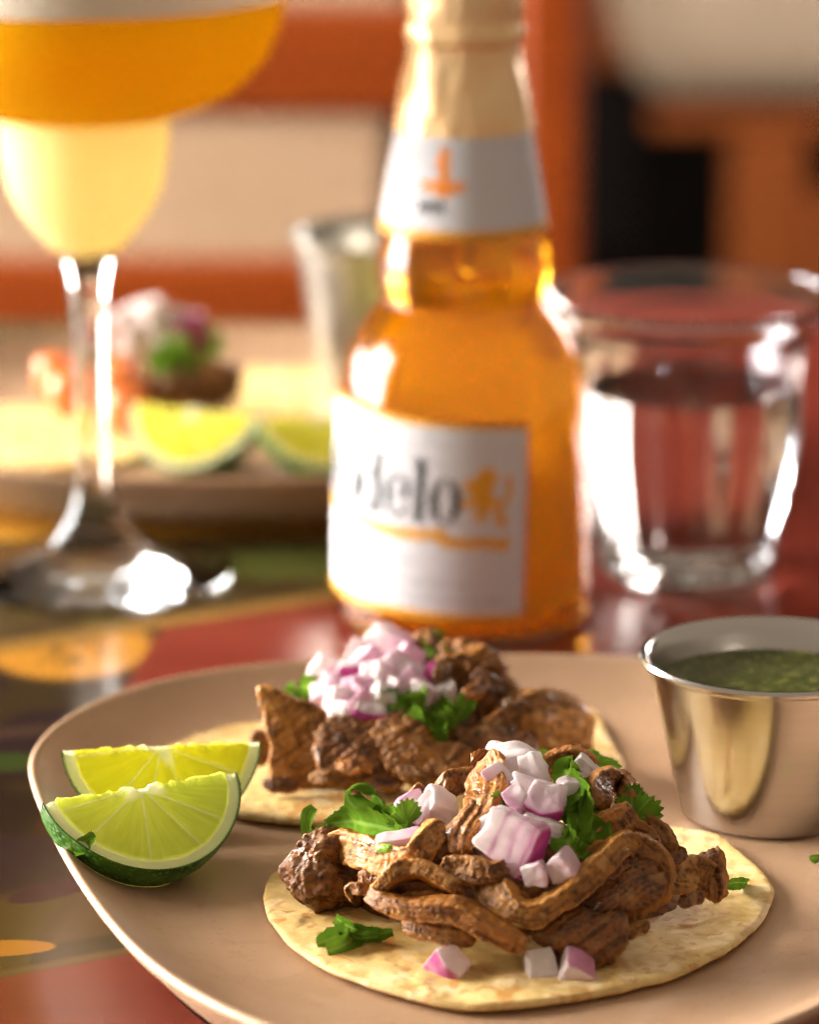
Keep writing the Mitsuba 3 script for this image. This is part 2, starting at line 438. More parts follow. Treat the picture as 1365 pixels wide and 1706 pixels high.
def tortilla_mesh(pts, center, z0, seed, thick=.0017, n=260, m=64, lift=.0009):
    th, r = polar_outline(pts, center, n)
    r = r * (1 + .026 * (vfbm(np.stack([np.cos(th) * 7, np.sin(th) * 7, th * 0 + seed], -1), 4, seed) - .5))
    s = np.r_[np.linspace(0, .985, m), .996, 1.0]
    x = center[0] + s[:, None] * r * np.cos(th)
    y = center[1] + s[:, None] * r * np.sin(th)
    q = np.stack([x * 55, y * 55, 0 * x + seed], -1)
    wave = lift * (vfbm(q, 3, seed) - .45) * np.minimum(1, s[:, None] * 1.3)
    bub = np.maximum(0, vfbm(np.stack([x * 190, y * 190, 0 * x + seed], -1), 3, seed + 5) - .60) * .0022
    fine = .0003 * (vfbm(np.stack([x * 500, y * 500, 0 * x], -1), 3, seed + 9) - .5)
    edge = np.sqrt(np.clip(1 - np.clip((s - .975) / .025, 0, 1) ** 2, 0, 1))[:, None]
    up = z0 + lift * .6 + np.maximum(wave, -lift * .4) + thick * (.5 + .5 * edge) + (bub + fine) * edge
    dn = z0 + lift * .6 + np.maximum(wave, -lift * .4) + thick * (.5 - .5 * edge)
    v = np.concatenate([np.stack([x, y, up], -1), np.stack([x, y, dn], -1)[::-1]]).reshape(-1, 3)
    return trimesh.Trimesh(v, tri(grid_faces(2 * len(s), n, close_v=True)), process=False)


ft = [at(x, y, ZT + .001)[:2] for x, y in [(439, 1500), (452, 1540), (500, 1592), (580, 1634), (690, 1668), (770, 1683), (860, 1681), (1000, 1660), (1130, 1627), (1225, 1578), (1284, 1512), (1285, 1478), (1245, 1432), (1180, 1393), (447, 1468)]]
ft += [np.array(q) for q in [(-.018, .763), (0, .778), (.022, .783), (.042, .778)]]
TC = np.array([.0216, .7300])
add('tortilla', tortilla_mesh(ft, TC, ZT, 3), 'tortilla', 'sharp corn tortilla lying flat at the front of the near plate', 'tortilla')
bt = [at(x, y, ZT + .001)[:2] for x, y in [(279, 1222), (300, 1192), (340, 1168), (430, 1146), (1020, 1240), (1000, 1195), (955, 1160), (330, 1335), (400, 1362), (500, 1374), (285, 1290)]]
bt += [np.array(q) for q in [(.018, .777), (.032, .788), (.020, .876), (-.004, .881), (.044, .802)]]
BC = np.array([-.0045, .8275])
add('tortilla', tortilla_mesh(bt, BC, ZT, 8), 'tortilla', 'soft focus tortilla at the back of the near plate, behind the lime wedges', 'tortilla')

# ------------------------------------------------------------------ heaps of meat: height over the plate, for placing things on them
Z0 = ZT + .0022


class Heap:
    def __init__(s, cx, cy, a, b, h, e=.75):
        s.c, s.a, s.b, s.h, s.e = (cx, cy), a, b, h, e

    def z(s, x, y):
        q = ((x - s.c[0]) / s.a) ** 2 + ((y - s.c[1]) / s.b) ** 2
        return Z0 + s.h * np.clip(1 - q, 0, 1) ** s.e

    def on(s, px, py, lift=0.0):
        """The point of the heap seen at a place of the photograph, then moved lift mm towards the lens."""
        d = ray(px, py)
        k = np.linspace((Z0 + s.h + .012 - CAM[2]) / d[2], (Z0 - CAM[2]) / d[2], 600)
        p = CAM + k[:, None] * d
        hit = np.nonzero(p[:, 2] <= s.z(p[:, 0], p[:, 1]) + 1e-9)[0]
        q = p[hit[0] if len(hit) else -1]
        back = s.c[1] + .45 * s.b
        if q[1] > back:                                # seen above the heap's outline: stands over its crest
            q = aty(px, py, s.c[1] + .30 * s.b)
        return q - unit(d) * lift * .001

    def core(s, seed):
        """A lumpy mass of chopped meat under the loose pieces."""
        n, m = 160, 60
        th, q = np.arange(n) / n * 2 * np.pi, np.r_[np.linspace(0, 1, m)]
        k = .80
        x = s.c[0] + k * s.a * q[:, None] * np.cos(th)
        y = s.c[1] + k * s.b * q[:, None] * np.sin(th)
        f = vfbm(np.stack([x * 160, y * 160, 0 * x + seed], -1), 4, seed)
        z = Z0 - .003 + k * s.h * np.clip(1 - q[:, None] ** 2, 0, 1) ** s.e * (.55 + .42 * f)
        g = vfbm(np.stack([x * 500, y * 500, 0 * x + seed], -1), 3, seed + 1)
        v = np.stack([x, y, z + .0016 * (g - .5)], -1).reshape(-1, 3)
        return trimesh.Trimesh(v, tri(grid_faces(m, n, close_v=True)), process=False), np.stack([v[:, 0], v[:, 1]], -1)


F1 = Heap(.0215, .7370, .0445, .0345, .0250)
F2 = Heap(-.0010, .8300, .0425, .0330, .0205)


def strip_mesh(pts, wid, thk, roll, seed, n=150, m=76, rough=.75, sq=.24):
    """A strip of cut meat along 3-D points; roll 0 = its broad side faces the lens, 90 = its cut edge does. Returns mesh and uv."""
    pts = np.asarray(pts)
    k = len(pts)
    s = np.r_[0, np.cumsum(np.linalg.norm(np.diff(pts, axis=0), axis=1))]
    t = np.linspace(0, s[-1], n)
    c = (CubicSpline(s, pts) if k > 2 else make_interp_spline(s, pts, k=1))(t)
    tan = unit(np.gradient(c, axis=0))
    w, h, ro = (PchipInterpolator(s, np.broadcast_to(x, (k,)))(t) for x in (wid, thk, np.radians(roll)))
    view = unit(CAM - c)
    nrm = unit(view - (view * tan).sum(1, keepdims=True) * tan)
    sid = np.cross(tan, nrm)
    nn = nrm * np.cos(ro)[:, None] + sid * np.sin(ro)[:, None]
    ss = np.cross(tan, nn)
    L = s[-1]
    endk = np.clip(np.minimum(t, L - t) / (.5 * np.minimum(w, h).mean() + 1e-9), 0, 1)
    cap = np.sqrt(np.clip(1 - (1 - endk) ** 2, 0, 1)) * .96 + .04
    a = np.linspace(0, 2 * np.pi, 2001)
    sup = np.stack([np.sign(np.cos(a)) * np.abs(np.cos(a)) ** sq, np.sign(np.sin(a)) * np.abs(np.sin(a)) ** sq], 1)
    run = np.r_[0, np.cumsum(np.linalg.norm(np.diff(sup * [w.mean(), h.mean()], axis=0), axis=1))]
    a = np.interp(np.arange(m) / m * run[-1], run, a)          # even steps round the section
    ca, sa = np.sign(np.cos(a)) * np.abs(np.cos(a)) ** sq, np.sign(np.sin(a)) * np.abs(np.sin(a)) ** sq
    # ragged width, wavy faces, fibres along the strip
    rag = 1 + .55 * rough * (vfbm(np.stack([t[:, None] * 330 + 0 * a, np.sign(np.cos(a))[None] * 3 + 0 * t[:, None], 0 * t[:, None] + seed + 0 * a], -1), 3, seed) - .5)
    wv = .0012 * rough * (vfbm(np.stack([t * 140, t * 0 + 2, t * 0 + seed], -1), 3, seed + 3) - .5)
    off_w = (w[:, None] / 2) * ca * cap[:, None] * rag
    off_h = (h[:, None] / 2) * sa * cap[:, None] + wv[:, None]
    v = c[:, None] + ss[:, None] * off_w[..., None] + nn[:, None] * off_h[..., None]
    out = unit(ss[:, None] * ca[None, :, None] + nn[:, None] * sa[None, :, None])
    d = .0013 * rough * (vfbm(v * 240 + seed, 2, seed + 4) - .5) + .0006 * (.4 + .6 * rough) * (.30 - np.abs(vfbm(v * 800 + seed, 3, seed + 5) - .5) * 2.0)
    fibre = .0009 * rough * (vfbm(np.stack([t[:, None] * 110 + 0 * a, off_w * 1300, 0 * off_w + seed], -1), 2, seed + 6) - .5)
    fray = .0022 * (vfbm(np.stack([0 * off_w + (t[:, None] > L / 2) * 5, off_w * 900 + 0 * t[:, None], off_h * 900 + seed], -1), 2, seed + 8) - .5)
    v = v + tan[:, None] * (fray * np.clip((1 - cap) * 3, 0, 1)[:, None])[..., None]
    v = v + out * ((d + fibre) * np.minimum(1, cap + .1)[:, None])[..., None]
    uv = np.stack([t[:, None] + 0 * a + seed * .37, off_w + .5 * off_h + seed * .11], -1).reshape(-1, 2)
    edge = np.clip((np.abs(ca) - .78) / .2, 0, 1)[None] + 0 * t[:, None]
    edge = np.maximum(edge, (1 - cap)[:, None] * .8).ravel()
    strip_mesh.edge = np.r_[edge, .8, .8]
    v = np.vstack([v.reshape(-1, 3), v[0].mean(0), v[-1].mean(0)])
    uv = np.vstack([uv, uv[:m].mean(0), uv[-m:].mean(0)])
    j = np.arange(m)
    f = np.vstack([tri(grid_faces(n, m, close_v=True))[:, ::-1], np.stack([0 * j + n * m, (j + 1) % m, j], 1)[:, ::-1][:, [0, 1, 2]], np.stack([0 * j + n * m + 1, (n - 1) * m + j, (n - 1) * m + (j + 1) % m], 1)[:, ::-1]])
    me = trimesh.Trimesh(v, f, process=False)
    if me.volume < 0:
        me.invert()
    return me, uv


_seed = [20]


def strip(heap, ctrl, label, group=None, mat='meat', name='meat_strip', rough=.75, n=150, m=76, sq=.24):
    """ctrl: (px, py, lift mm, width mm, thickness mm, roll degrees) along the strip."""
    _seed[0] += 1
    pts = [heap.on(c[0], c[1], c[2]) for c in ctrl]
    me, uv = strip_mesh(pts, [c[3] * .001 for c in ctrl], [c[4] * .001 for c in ctrl], [c[5] for c in ctrl], _seed[0], n, m, rough, sq)
    col = meat_colour(np.array(me.vertices), uv, strip_mesh.edge, _seed[0], mat) * (.72 + .5 * ((_seed[0] * .618) % 1)) * np.array([1, .93 + .14 * ((_seed[0] * .37) % 1), 1])
    return add(name, me, mat, label, 'meat', group, uv=uv, color=col)


def chunk(heap, px, py, lift, size, rot, label, group=None, mat='dark_meat', seed=0, rough=1.0, cube=.7, sub=5, name='meat_chunk'):
    """A lump of meat: size in mm (across, deep, high), rot degrees about x, y, z."""
    s = trimesh.creation.icosphere(sub)
    v = np.array(s.vertices)
    d = v.copy()
    v = np.sign(v) * np.abs(v) ** cube
    v = v * np.array(size) * .0005
    r = trimesh.transformations.euler_matrix(*np.radians(rot))[:3, :3]
    sc = np.mean(size) * .001
    g = (vfbm(d * 1.6 + seed, 3, seed) - .5) * .38 * sc * rough + (vfbm(v * 420 + seed, 3, seed + 1) - .5) * .0022 * rough
    g += (vfbm(np.stack([v[:, 0] * 150, v[:, 1] * 1100, v[:, 2] * 1100], -1) + seed, 2, seed + 2) - .5) * .0011 * rough
    uv = np.stack([v[:, 0] + seed, v[:, 1] + v[:, 2] * .6], -1)
    v = (v + d * g[:, None]) @ r.T + heap.on(px, py, lift)
    col = meat_colour(v, uv, 0 * v[:, 0], seed, mat)
    return add(name, trimesh.Trimesh(v, s.faces, process=False), mat, label, 'meat', group, uv=uv, color=col)


def slab(heap, outline, lift, thick, label, group=None, mat='meat', tip=25, bulge=1.5, rough=1.0, name='meat_slab'):
    """A torn flat piece of meat: its outline as seen, thickness in mm, tipped back by tip degrees, its face bulging by bulge mm."""
    _seed[0] += 1
    seed = _seed[0]
    o = np.array(outline, float)
    mid = heap.on(*o.mean(0), lift)
    nrm = unit(-FWD * math.cos(math.radians(tip)) + np.array([0, 0, 1]) * math.sin(math.radians(tip)))
    d = np.array([ray(*q) for q in o])
    pts = CAM + d * (((mid - CAM) @ nrm) / (d @ nrm))[:, None]
    ex = unit(RIGHT - (RIGHT @ nrm) * nrm)
    ey = np.cross(nrm, ex)
    c = pts.mean(0)
    n, m = 220, 44
    th, r = polar_outline(np.stack([(pts - c) @ ex, (pts - c) @ ey], 1), np.zeros(2), n, False)
    r = r * (1 + .20 * rough * (vfbm(np.stack([np.cos(th) * 7, np.sin(th) * 7, th * 0 + seed], -1), 4, seed) - .5))
    s = np.r_[np.linspace(0, .93, m), .955, .975, .99, 1.0]
    e = np.sqrt(np.clip(1 - np.clip((s - .9) / .1, 0, 1) ** 2, 0, 1))[:, None]
    x, y = s[:, None] * r * np.cos(th), s[:, None] * r * np.sin(th)
    q = np.stack([x * 170, y * 170, 0 * x + seed], -1)
    low = .001 * bulge * (1 - s[:, None] ** 2) + .0032 * rough * (vfbm(q, 3, seed + 1) - .5)
    fib = vfbm(np.stack([(x * .8 + y * .6) * 260, (y * .8 - x * .6) * 1500, 0 * x + seed], -1), 3, seed + 2) - .5
    fin = (.30 - np.abs(vfbm(q * 5, 3, seed + 3) - .5) * 2) * .0004 + .0007 * fib
    h = .0005 * thick
    front, back = low + h * e + fin * e, low - h * e
    def lay(z):
        return c + x[..., None] * ex + y[..., None] * ey + z[..., None] * nrm
    v = np.concatenate([lay(front), lay(back)[::-1]]).reshape(-1, 3)
    k = len(s)
    uv = np.concatenate([np.stack([x * .8 + y * .6, y * .8 - x * .6], -1), np.stack([x, y], -1)[::-1]]).reshape(-1, 2) + seed * .13
    edge = np.concatenate([np.clip((s - .93) / .06, 0, 1)[:, None] * .8 + 0 * x, 0 * x + .4]).ravel()
    me = trimesh.Trimesh(v, tri(grid_faces(2 * k, n, close_v=True)), process=False)
    if me.volume < 0:
        me.invert()
    col = meat_colour(v, uv, edge, seed, mat) * (.85 + .3 * ((seed * .618) % 1))
    return add(name, me, mat, label, 'meat', group, uv=uv, color=col)


me, uv = F1.core(4)
add('meat_heap', me, 'dark_meat', 'dark chopped meat packed under the strips on the front tortilla', 'meat', uv=uv, color=meat_colour(np.array(me.vertices), uv, 0 * uv[:, 0], 4, 'dark_meat'))
me, uv = F2.core(9)
add('meat_heap', me, 'dark_meat', 'dark chopped meat packed under the pieces on the back tortilla', 'meat', uv=uv, color=meat_colour(np.array(me.vertices), uv, 0 * uv[:, 0], 9, 'dark_meat'))

# front taco, left to right
chunk(F1, 548, 1450, -1, (16, 13, 15), (10, 20, 25), 'dark rounded chunk of meat at the left end of the front taco', seed=5, cube=.75)
strip(F1, [(560, 1412, 4, 6.2, 3, 12), (605, 1420, 6, 6.6, 3, 5), (650, 1434, 7, 6, 3, 0), (690, 1428, 8, 5.4, 3.4, -5), (714, 1398, 9, 5, 4, 10), (733, 1380, 7.5, 4.8, 4, 20)], 'light brown meat strip bent up at its right end, over the left dark chunk')
strip(F1, [(806, 1276, 6, 7, 2.6, 25), (812, 1312, 7.5, 9, 2.4, 30), (798, 1355, 7.5, 6.6, 2.8, 40), (772, 1392, 7.5, 4.6, 3, 35), (766, 1425, 7, 4.2, 3, 25)], 'upright twisted meat strip left of the big onion slab')
strip(F1, [(738, 1455, 8, 4.4, 4, 0), (775, 1449, 9, 5.6, 4.6, 0), (808, 1454, 9.5, 4.6, 4.4, 0), (842, 1438, 10, 3.6, 5, 10)], 'small knobbly meat piece just below the upright twisted strip', rough=1.5)
strip(F1, [(772, 1484, 6, 2.4, 8, 10), (738, 1470, 7.5, 3, 9, 10), (708, 1453, 8.5, 3.6, 9, 10), (672, 1452, 9.5, 3.4, 9, 10), (640, 1472, 10.5, 3, 8, 5), (622, 1491, 11, 3, 5, 0)], 'upper limb of the folded meat strip in the middle of the front taco')
strip(F1, [(619, 1491, 10.5, 3, 5, 0), (650, 1504, 11, 3.6, 8, 8), (700, 1514, 11.5, 3.7, 9, 12), (760, 1516, 11.5, 3.8, 9, 15), (815, 1541, 11, 4, 9, 15), (850, 1562, 10, 4.2, 8, 10), (876, 1574, 9, 3.4, 6, 0)], 'long lower limb of the folded strip, running down to the right')
strip(F1, [(676, 1536, 7, 3.4, 4, 5), (715, 1546, 8, 4.4, 7, 10), (760, 1553, 8, 4.6, 7, 10), (793, 1558, 7, 4.2, 6, 10)], 'short flat meat strip lowest at the front, with a green fleck on it')
strip(F1, [(822, 1470, 7, 6.4, 4, 20), (838, 1502, 9, 7, 4, 20), (880, 1522, 10.5, 5, 5, 15), (925, 1503, 11, 4.2, 5, 15), (970, 1470, 11, 4.6, 5, 15), (1012, 1430, 10.5, 4.6, 5, 15), (1045, 1404, 9, 4.6, 4, 15), (1064, 1414, 7, 4, 4, 15)], 'long meat strand curving up to the right below the onion cubes', rough=.9)
slab(F1, [(884, 1550), (906, 1526), (950, 1518), (1000, 1524), (1046, 1528), (1050, 1560), (1024, 1600), (985, 1612), (958, 1588), (908, 1580)], 7, 6, 'broad dark meat slab at the lower right, above the two front onion pieces', mat='dark_meat', tip=20, bulge=2.5)
slab(F1, [(958, 1512), (1000, 1470), (1050, 1436), (1098, 1446), (1112, 1482), (1094, 1512), (1050, 1530), (1000, 1532)], 5, 5, 'glossy dark meat slab between the long strand and the lower right slab', mat='dark_meat', tip=35, bulge=2.5)
strip(F1, [(925, 1578, 4, 4.5, 5, 0), (962, 1590, 6, 5.5, 5, 10), (1000, 1588, 5, 5, 5, 10)], 'torn dark meat end just behind the right one of the two front onions', mat='dark_meat', rough=1.2)
strip(F1, [(1048, 1400, 8, 3.4, 3, 10), (1078, 1412, 9.5, 4.2, 3, 10), (1100, 1438, 9.5, 4.6, 3, 15), (1106, 1472, 8.5, 4, 3, 20), (1096, 1500, 7, 3, 3, 20)], 'shiny amber meat piece curled down at the right side of the heap')
strip(F1, [(1108, 1458, 4, 4.4, 4, 0), (1150, 1454, 5, 6, 4, 0), (1185, 1462, 6, 7, 4, 0)], 'meat piece sticking out to the right over the tortilla', rough=.9)
strip(F1, [(1186, 1422, 8, 5, 3.4, 20), (1190, 1460, 8, 5, 3.6, 15), (1190, 1500, 6, 3.8, 3, 10)], 'reddish ragged meat end standing rightmost on the front taco', rough=1.2)
strip(F1, [(1065, 1375, 3, 5, 3, 10), (1090, 1390, 5, 6, 3, 10), (1105, 1420, 5, 5, 3, 10)], 'rough meat piece below the serrated leaf at the right', rough=1.1)
strip(F1, [(1092, 1370, 1, 2.6, 3, 0), (1110, 1395, 1, 3, 3, 0), (1118, 1425, 1, 2.6, 3, 0)], 'thin dark meat strand curving behind the right end of the heap', mat='dark_meat')
strip(F1, [(996, 1348, 8, 4.4, 3, 20), (1000, 1312, 9.5, 4.6, 3.2, 25), (1028, 1302, 9.5, 4.6, 3.2, 30), (1048, 1330, 8.5, 4.4, 3.2, 25)], 'curled light brown meat piece left of the serrated leaf')
strip(F1, [(972, 1378, 6, 4, 3, 10), (1010, 1374, 8, 5, 3, 15), (1048, 1352, 8, 4.6, 3, 20)], 'cupped meat piece under the curled one', rough=.8)
strip(F1, [(905, 1275, 2, 2.6, 2, 30), (935, 1262, 3, 3.6, 2, 30), (975, 1262, 3, 3.2, 2, 30), (988, 1275, 3, 2.6, 2, 30)], 'thin curved meat ribbon at the very top behind the onion')
strip(F1, [(818, 1285, 1, 3.4, 3, 0), (826, 1268, 1, 2.6, 2.4, 0)], 'small orange meat tip beside the topmost onion', n=50, m=30)
strip(F1, [(735, 1322, 0, 4, 5, 0), (765, 1300, 0, 5, 5, 0), (800, 1300, 0, 4, 4, 0)], 'meat lump behind the upright strip, at the back of the heap', mat='dark_meat')
strip(F1, [(692, 1325, 1, 3.4, 3, 0), (705, 1312, 1.5, 2.4, 2.6, 0)], 'small pointed meat tip behind the left onion cubes', n=50, m=30)
strip(F1, [(600, 1470, 1, 5, 5, 0), (650, 1462, 1, 5, 5, 0), (720, 1440, 2, 6, 5, 0), (780, 1410, 2, 6, 5, 0)], 'shaded dark meat strip under the bent one on the left', mat='dark_meat')
strip(F1, [(840, 1540, 2, 5, 5, 0), (880, 1532, 2, 5, 5, 0), (930, 1530, 2.5, 5, 5, 0)], 'shaded dark meat between the folded strip and the lower right slab', mat='dark_meat')
strip(F1, [(1020, 1400, 3, 5, 4, 0), (1050, 1385, 5, 5, 4, 10), (1075, 1392, 4, 4, 4, 0)], 'brown meat piece under the cupped one at the right', rough=1.0)
strip(F1, [(640, 1490, 3, 4, 6, 10), (700, 1482, 4, 4, 6, 10), (760, 1494, 4, 4, 6, 10)], 'shaded meat inside the fold of the folded strip', mat='dark_meat')


# loose shreds torn off the bigger pieces
GS = 'small shreds of meat on the front taco'
rs = np.random.default_rng(77)
for k, (x, y, ang, ln) in enumerate([(1010, 1512, 25, 60), (1050, 1505, 40, 55), (1075, 1485, 15, 50), (1030, 1450, 30, 60), (990, 1470, -20, 45), (1130, 1480, -5, 55), (1120, 1430, 50, 45), (1085, 1400, -60, 40),
                                     (900, 1478, 20, 55), (860, 1492, -30, 45), (700, 1492, 5, 60), (660, 1462, -15, 45), (590, 1480, 60, 40), (1000, 1420, 35, 60), (955, 1440, 40, 50), (1150, 1500, 10, 40), (1060, 1550, 35, 45), (905, 1545, -25, 50)]):
    a, l0 = math.radians(ang), rs.uniform(5, 8)
    c = [(x + q * ln * .5 * math.cos(a) + rs.normal() * 3, y - q * ln * .5 * math.sin(a) + 5 * (1 - q * q) * rs.normal(), l0 + 1.5 * (1 - q * q), w, 1.6, rs.uniform(-30, 30)) for q, w in ((-1, .8), (-.4, 2.2), (.3, 2.4), (1, .8))]
    strip(F1, c, 'small torn shred of brown meat among the strips of the front taco', GS, name='meat_shred', rough=.9, n=70, m=36, mat='meat' if k % 3 else 'dark_meat')


# ------------------------------------------------------------------ onion
def onion_mesh(size, rot, pos, skin, seed, bend=.12, pink=.25, layers=0, tone=1.0):
    """A cut piece of red onion, size in mm; its layers run along local z and the purple skin is the outer (top) layer."""
    b = trimesh.creation.box([2, 2, 2])
    for _ in range(4):
        b = b.subdivide()
    q = np.array(b.vertices)
    k = 12.0
    nrm = (np.abs(q) ** k).sum(1) ** (1 / k)
    u = q / nrm[:, None]
    tap = 1 + .16 * u[:, 2:3] * np.array([1, .7, 0]) + .05 * (vfbm(u * 1.3 + seed, 2, seed)[:, None] - .5)
    v = u * tap * np.array(size) * .00048
    v = v + np.array(size) * .00010 * (np.stack([vfbm(u * .8 + seed * 1.7 + 5 * c, 2, seed + 40 + c) for c in range(3)], 1) - .5) * 2
    v[:, 2] -= bend * (v[:, 0] ** 2) / (size[0] * .0005) * 1.4
    v = v + .0004 * (vfbm(v * 500 + seed, 2, seed)[:, None] - .5) * u
    z = u[:, 2]
    f = vfbm(v * 260 + seed, 3, seed + 2)
    white, rose, purple = np.array([.86, .81, .80]), np.array([.74, .48, .60]), np.array([.40, .065, .22])
    g = np.clip(pink * (z + 1.1) * .8 + .5 * (f - .5) * pink * 2, 0, 1)[:, None]
    col = white * (1 - g) + rose * g
    for l in range(layers):
        zl = -.35 + .55 * l
        e = np.exp(-((z - zl + .1 * (f - .5)) / .07) ** 2)[:, None] * .75
        col = col * (1 - e) + np.array([.56, .20, .38]) * e
    purple = purple * tone + rose * (1 - tone)
    s = np.clip((z - (1 - 2 * skin) + .12 * (f - .5)) / .10, 0, 1)[:, None] * (skin > 0)
    col = col * (1 - s) + (purple * (.75 + .7 * f[:, None])) * s
    r = trimesh.transformations.euler_matrix(*np.radians(rot))[:3, :3]
    return trimesh.Trimesh(v @ r.T + pos, b.faces, process=False), col


def basis(ang, tilt, roll):
    """Rotation whose local z points ang degrees up from the right-hand side of the table, tipped tilt degrees towards the near side; roll about z."""
    a, t, r = np.radians([ang, tilt, roll])
    side, up, near = RIGHT, UP, -FWD
    z = (np.cos(a) * side + np.sin(a) * up) * np.cos(t) + near * np.sin(t)
    x = -np.sin(a) * side + np.cos(a) * up
    y = np.cross(z, x)
    m = np.eye(4)
    m[:3, :3] = np.stack([np.cos(r) * x + np.sin(r) * y, -np.sin(r) * x + np.cos(r) * y, z], 1)
    return np.degrees(trimesh.transformations.euler_from_matrix(m))


def onion(heap, px, py, lift, size, way, label, skin=.12, seed=1, group=None, name='onion_cube', **kw):
    """way = (angle, tilt, roll) of the axis that runs out through its layers to the purple skin."""
    me, col = onion_mesh(size, basis(*way), heap.on(px, py, lift), skin, seed, **kw)
    return add(name, me, 'onion_flesh', label, 'onion', group, color=col)


onion(F1, 862, 1272, 6, (10, 8, 7), (78, 15, 20), 'biggest white onion piece at the very top of the front taco', 0, 3, bend=.25, pink=.10)
onion(F1, 830, 1264, 4, (5, 5, 5.5), (60, 10, 20), 'small white onion piece left of the topmost one', 0, 4, pink=.08)
onion(F1, 838, 1303, 8, (8, 4, 5), (-130, 5, 10), 'pink onion slice under the left side of the topmost onion', .04, 5, pink=.5, tone=.6)
onion(F1, 890, 1292, 7, (5, 4, 9), (-75, 0, 20), 'onion piece with purple lower edge under the topmost one', .06, 6, pink=.4)
onion(F1, 862, 1333, 9.5, (5, 4.4, 5), (-140, 10, 30), 'small rounded pink onion piece above the big onion slab', .10, 7, pink=.8, tone=.5)
onion(F1, 910, 1335, 9.5, (7.5, 6, 7), (-105, 15, 15), 'rounded pink onion cube with purple underside in the middle of the pile', .10, 8, pink=.6, bend=.2)
onion(F1, 893, 1310, 10, (3, 3.5, 10), (-20, 5, 10), 'pale onion sliver bent across the pink cube', 0, 9, pink=.3, bend=.1)
onion(F1, 905, 1378, 7.5, (3.6, 4, 9), (-22, 5, 10), 'white onion sliver between the pink cube and the big slab', 0, 10, pink=.15)
onion(F1, 853, 1399, 11, (10.5, 6, 12.5), (-31, 16, 12), 'large onion slab with purple stripes in the centre of the front taco', .07, 11, pink=.5, bend=.03, layers=3, name='onion_slab')
onion(F1, 812, 1371, 8, (3, 3, 6), (30, 20, 0), 'glassy white onion piece behind the top of the big slab', 0, 12, pink=.08)
onion(F1, 937, 1443, 11.5, (5, 5, 5.5), (32, 28, 0), 'translucent onion cube at the right corner of the big slab', 0, 13, pink=.35)
onion(F1, 892, 1456, 10.5, (4.5, 4.5, 5), (10, 12, 5), 'small onion cube tucked under the big slab', 0, 14, pink=.4)
onion(F1, 730, 1342, 5, (6, 6, 6), (50, 25, 30), 'white onion cube behind the bent strip on the left', 0, 15, pink=.08)
onion(F1, 708, 1350, 6.5, (4, 4, 7.5), (-125, 8, 30), 'onion cube with lilac side in front of the white left one', .08, 16, pink=.5, tone=.6)
onion(F1, 686, 1340, 4, (5, 4, 5), (120, -5, 20), 'lilac onion piece at the left edge of the left onion pair', .06, 17, pink=.4, tone=.5)
onion(F1, 668, 1401, 7, (3.6, 3.4, 9.5), (8, 5, 30), 'dull pink onion sliver lying along the bent meat strip', 0, 18, pink=.75, bend=.02)
onion(F1, 978, 1284, 5.5, (4, 3.6, 6.5), (-48, 5, 20), 'white onion stick leaning at the top right of the pile', 0, 19, pink=.06)
onion(F1, 946, 1322, 6, (4, 4, 6), (80, 10, 20), 'pale onion bit beside the green herbs', 0, 20, pink=.25)
onion(F1, 748, 1610, 2.6, (6.4, 6.4, 6.2), (-150, 42, 20), 'onion cube with a purple corner alone on the front of the tortilla', .05, 21, pink=.08, tone=.9)
onion(F1, 901, 1612, 2, (4.2, 6, 7.2), (-80, 20, 80), 'left one of the two onion pieces at the front edge, purple face forward', .09, 22, pink=.06, tone=.9)
onion(F1, 960, 1616, 2.6, (6, 6, 6.2), (62, 32, 15), 'right one of the two onion pieces at the front edge, lilac on top', .05, 23, pink=.10, tone=.55)


# ------------------------------------------------------------------ herbs
def ribbon_leaf(heap, ctrl, seed, n=60, m=12, thick=.0003):
    """A cut ribbon of leaf: ctrl (px, py, lift, width mm, roll)."""
    pts = np.array([heap.on(c[0], c[1], c[2]) for c in ctrl])
    s = np.r_[0, np.cumsum(np.linalg.norm(np.diff(pts, axis=0), axis=1))]
    t = np.linspace(0, s[-1], n)
    c = (CubicSpline(s, pts) if len(pts) > 2 else make_interp_spline(s, pts, k=1))(t)
    w = PchipInterpolator(s, [q[3] * .001 for q in ctrl])(t)
    ro = np.radians(PchipInterpolator(s, [q[4] for q in ctrl])(t))
    tan, view = unit(np.gradient(c, axis=0)), unit(CAM - c)
    nrm = unit(view - (view * tan).sum(1, keepdims=True) * tan)
    sid = np.cross(tan, nrm)
    nn = nrm * np.cos(ro)[:, None] + sid * np.sin(ro)[:, None]
    ss = np.cross(tan, nn)
    b = np.linspace(-.5, .5, m)
    jag = 1 + .5 * (vfbm(np.stack([t[:, None] * 900 + 0 * b, np.sign(b)[None] * 2 + 0 * t[:, None], 0 * b + seed + 0 * t[:, None]], -1), 2, seed) - .5)
    o = w[:, None] * b * jag
    cup = (np.abs(b) ** 2 * 1.1)[None] * w[:, None] + .0006 * (vfbm(np.stack([t[:, None] * 300 + 0 * b, o * 300, 0 * o + seed], -1), 2, seed) - .5)
    v = c[:, None] + ss[:, None] * o[..., None] + nn[:, None] * cup[..., None]
    uv = np.stack([t[:, None] + 0 * b, b + .5 + 0 * t[:, None]], -1).reshape(-1, 2)
    return trimesh.Trimesh(v.reshape(-1, 3), tri(grid_faces(n, m)), process=False), uv


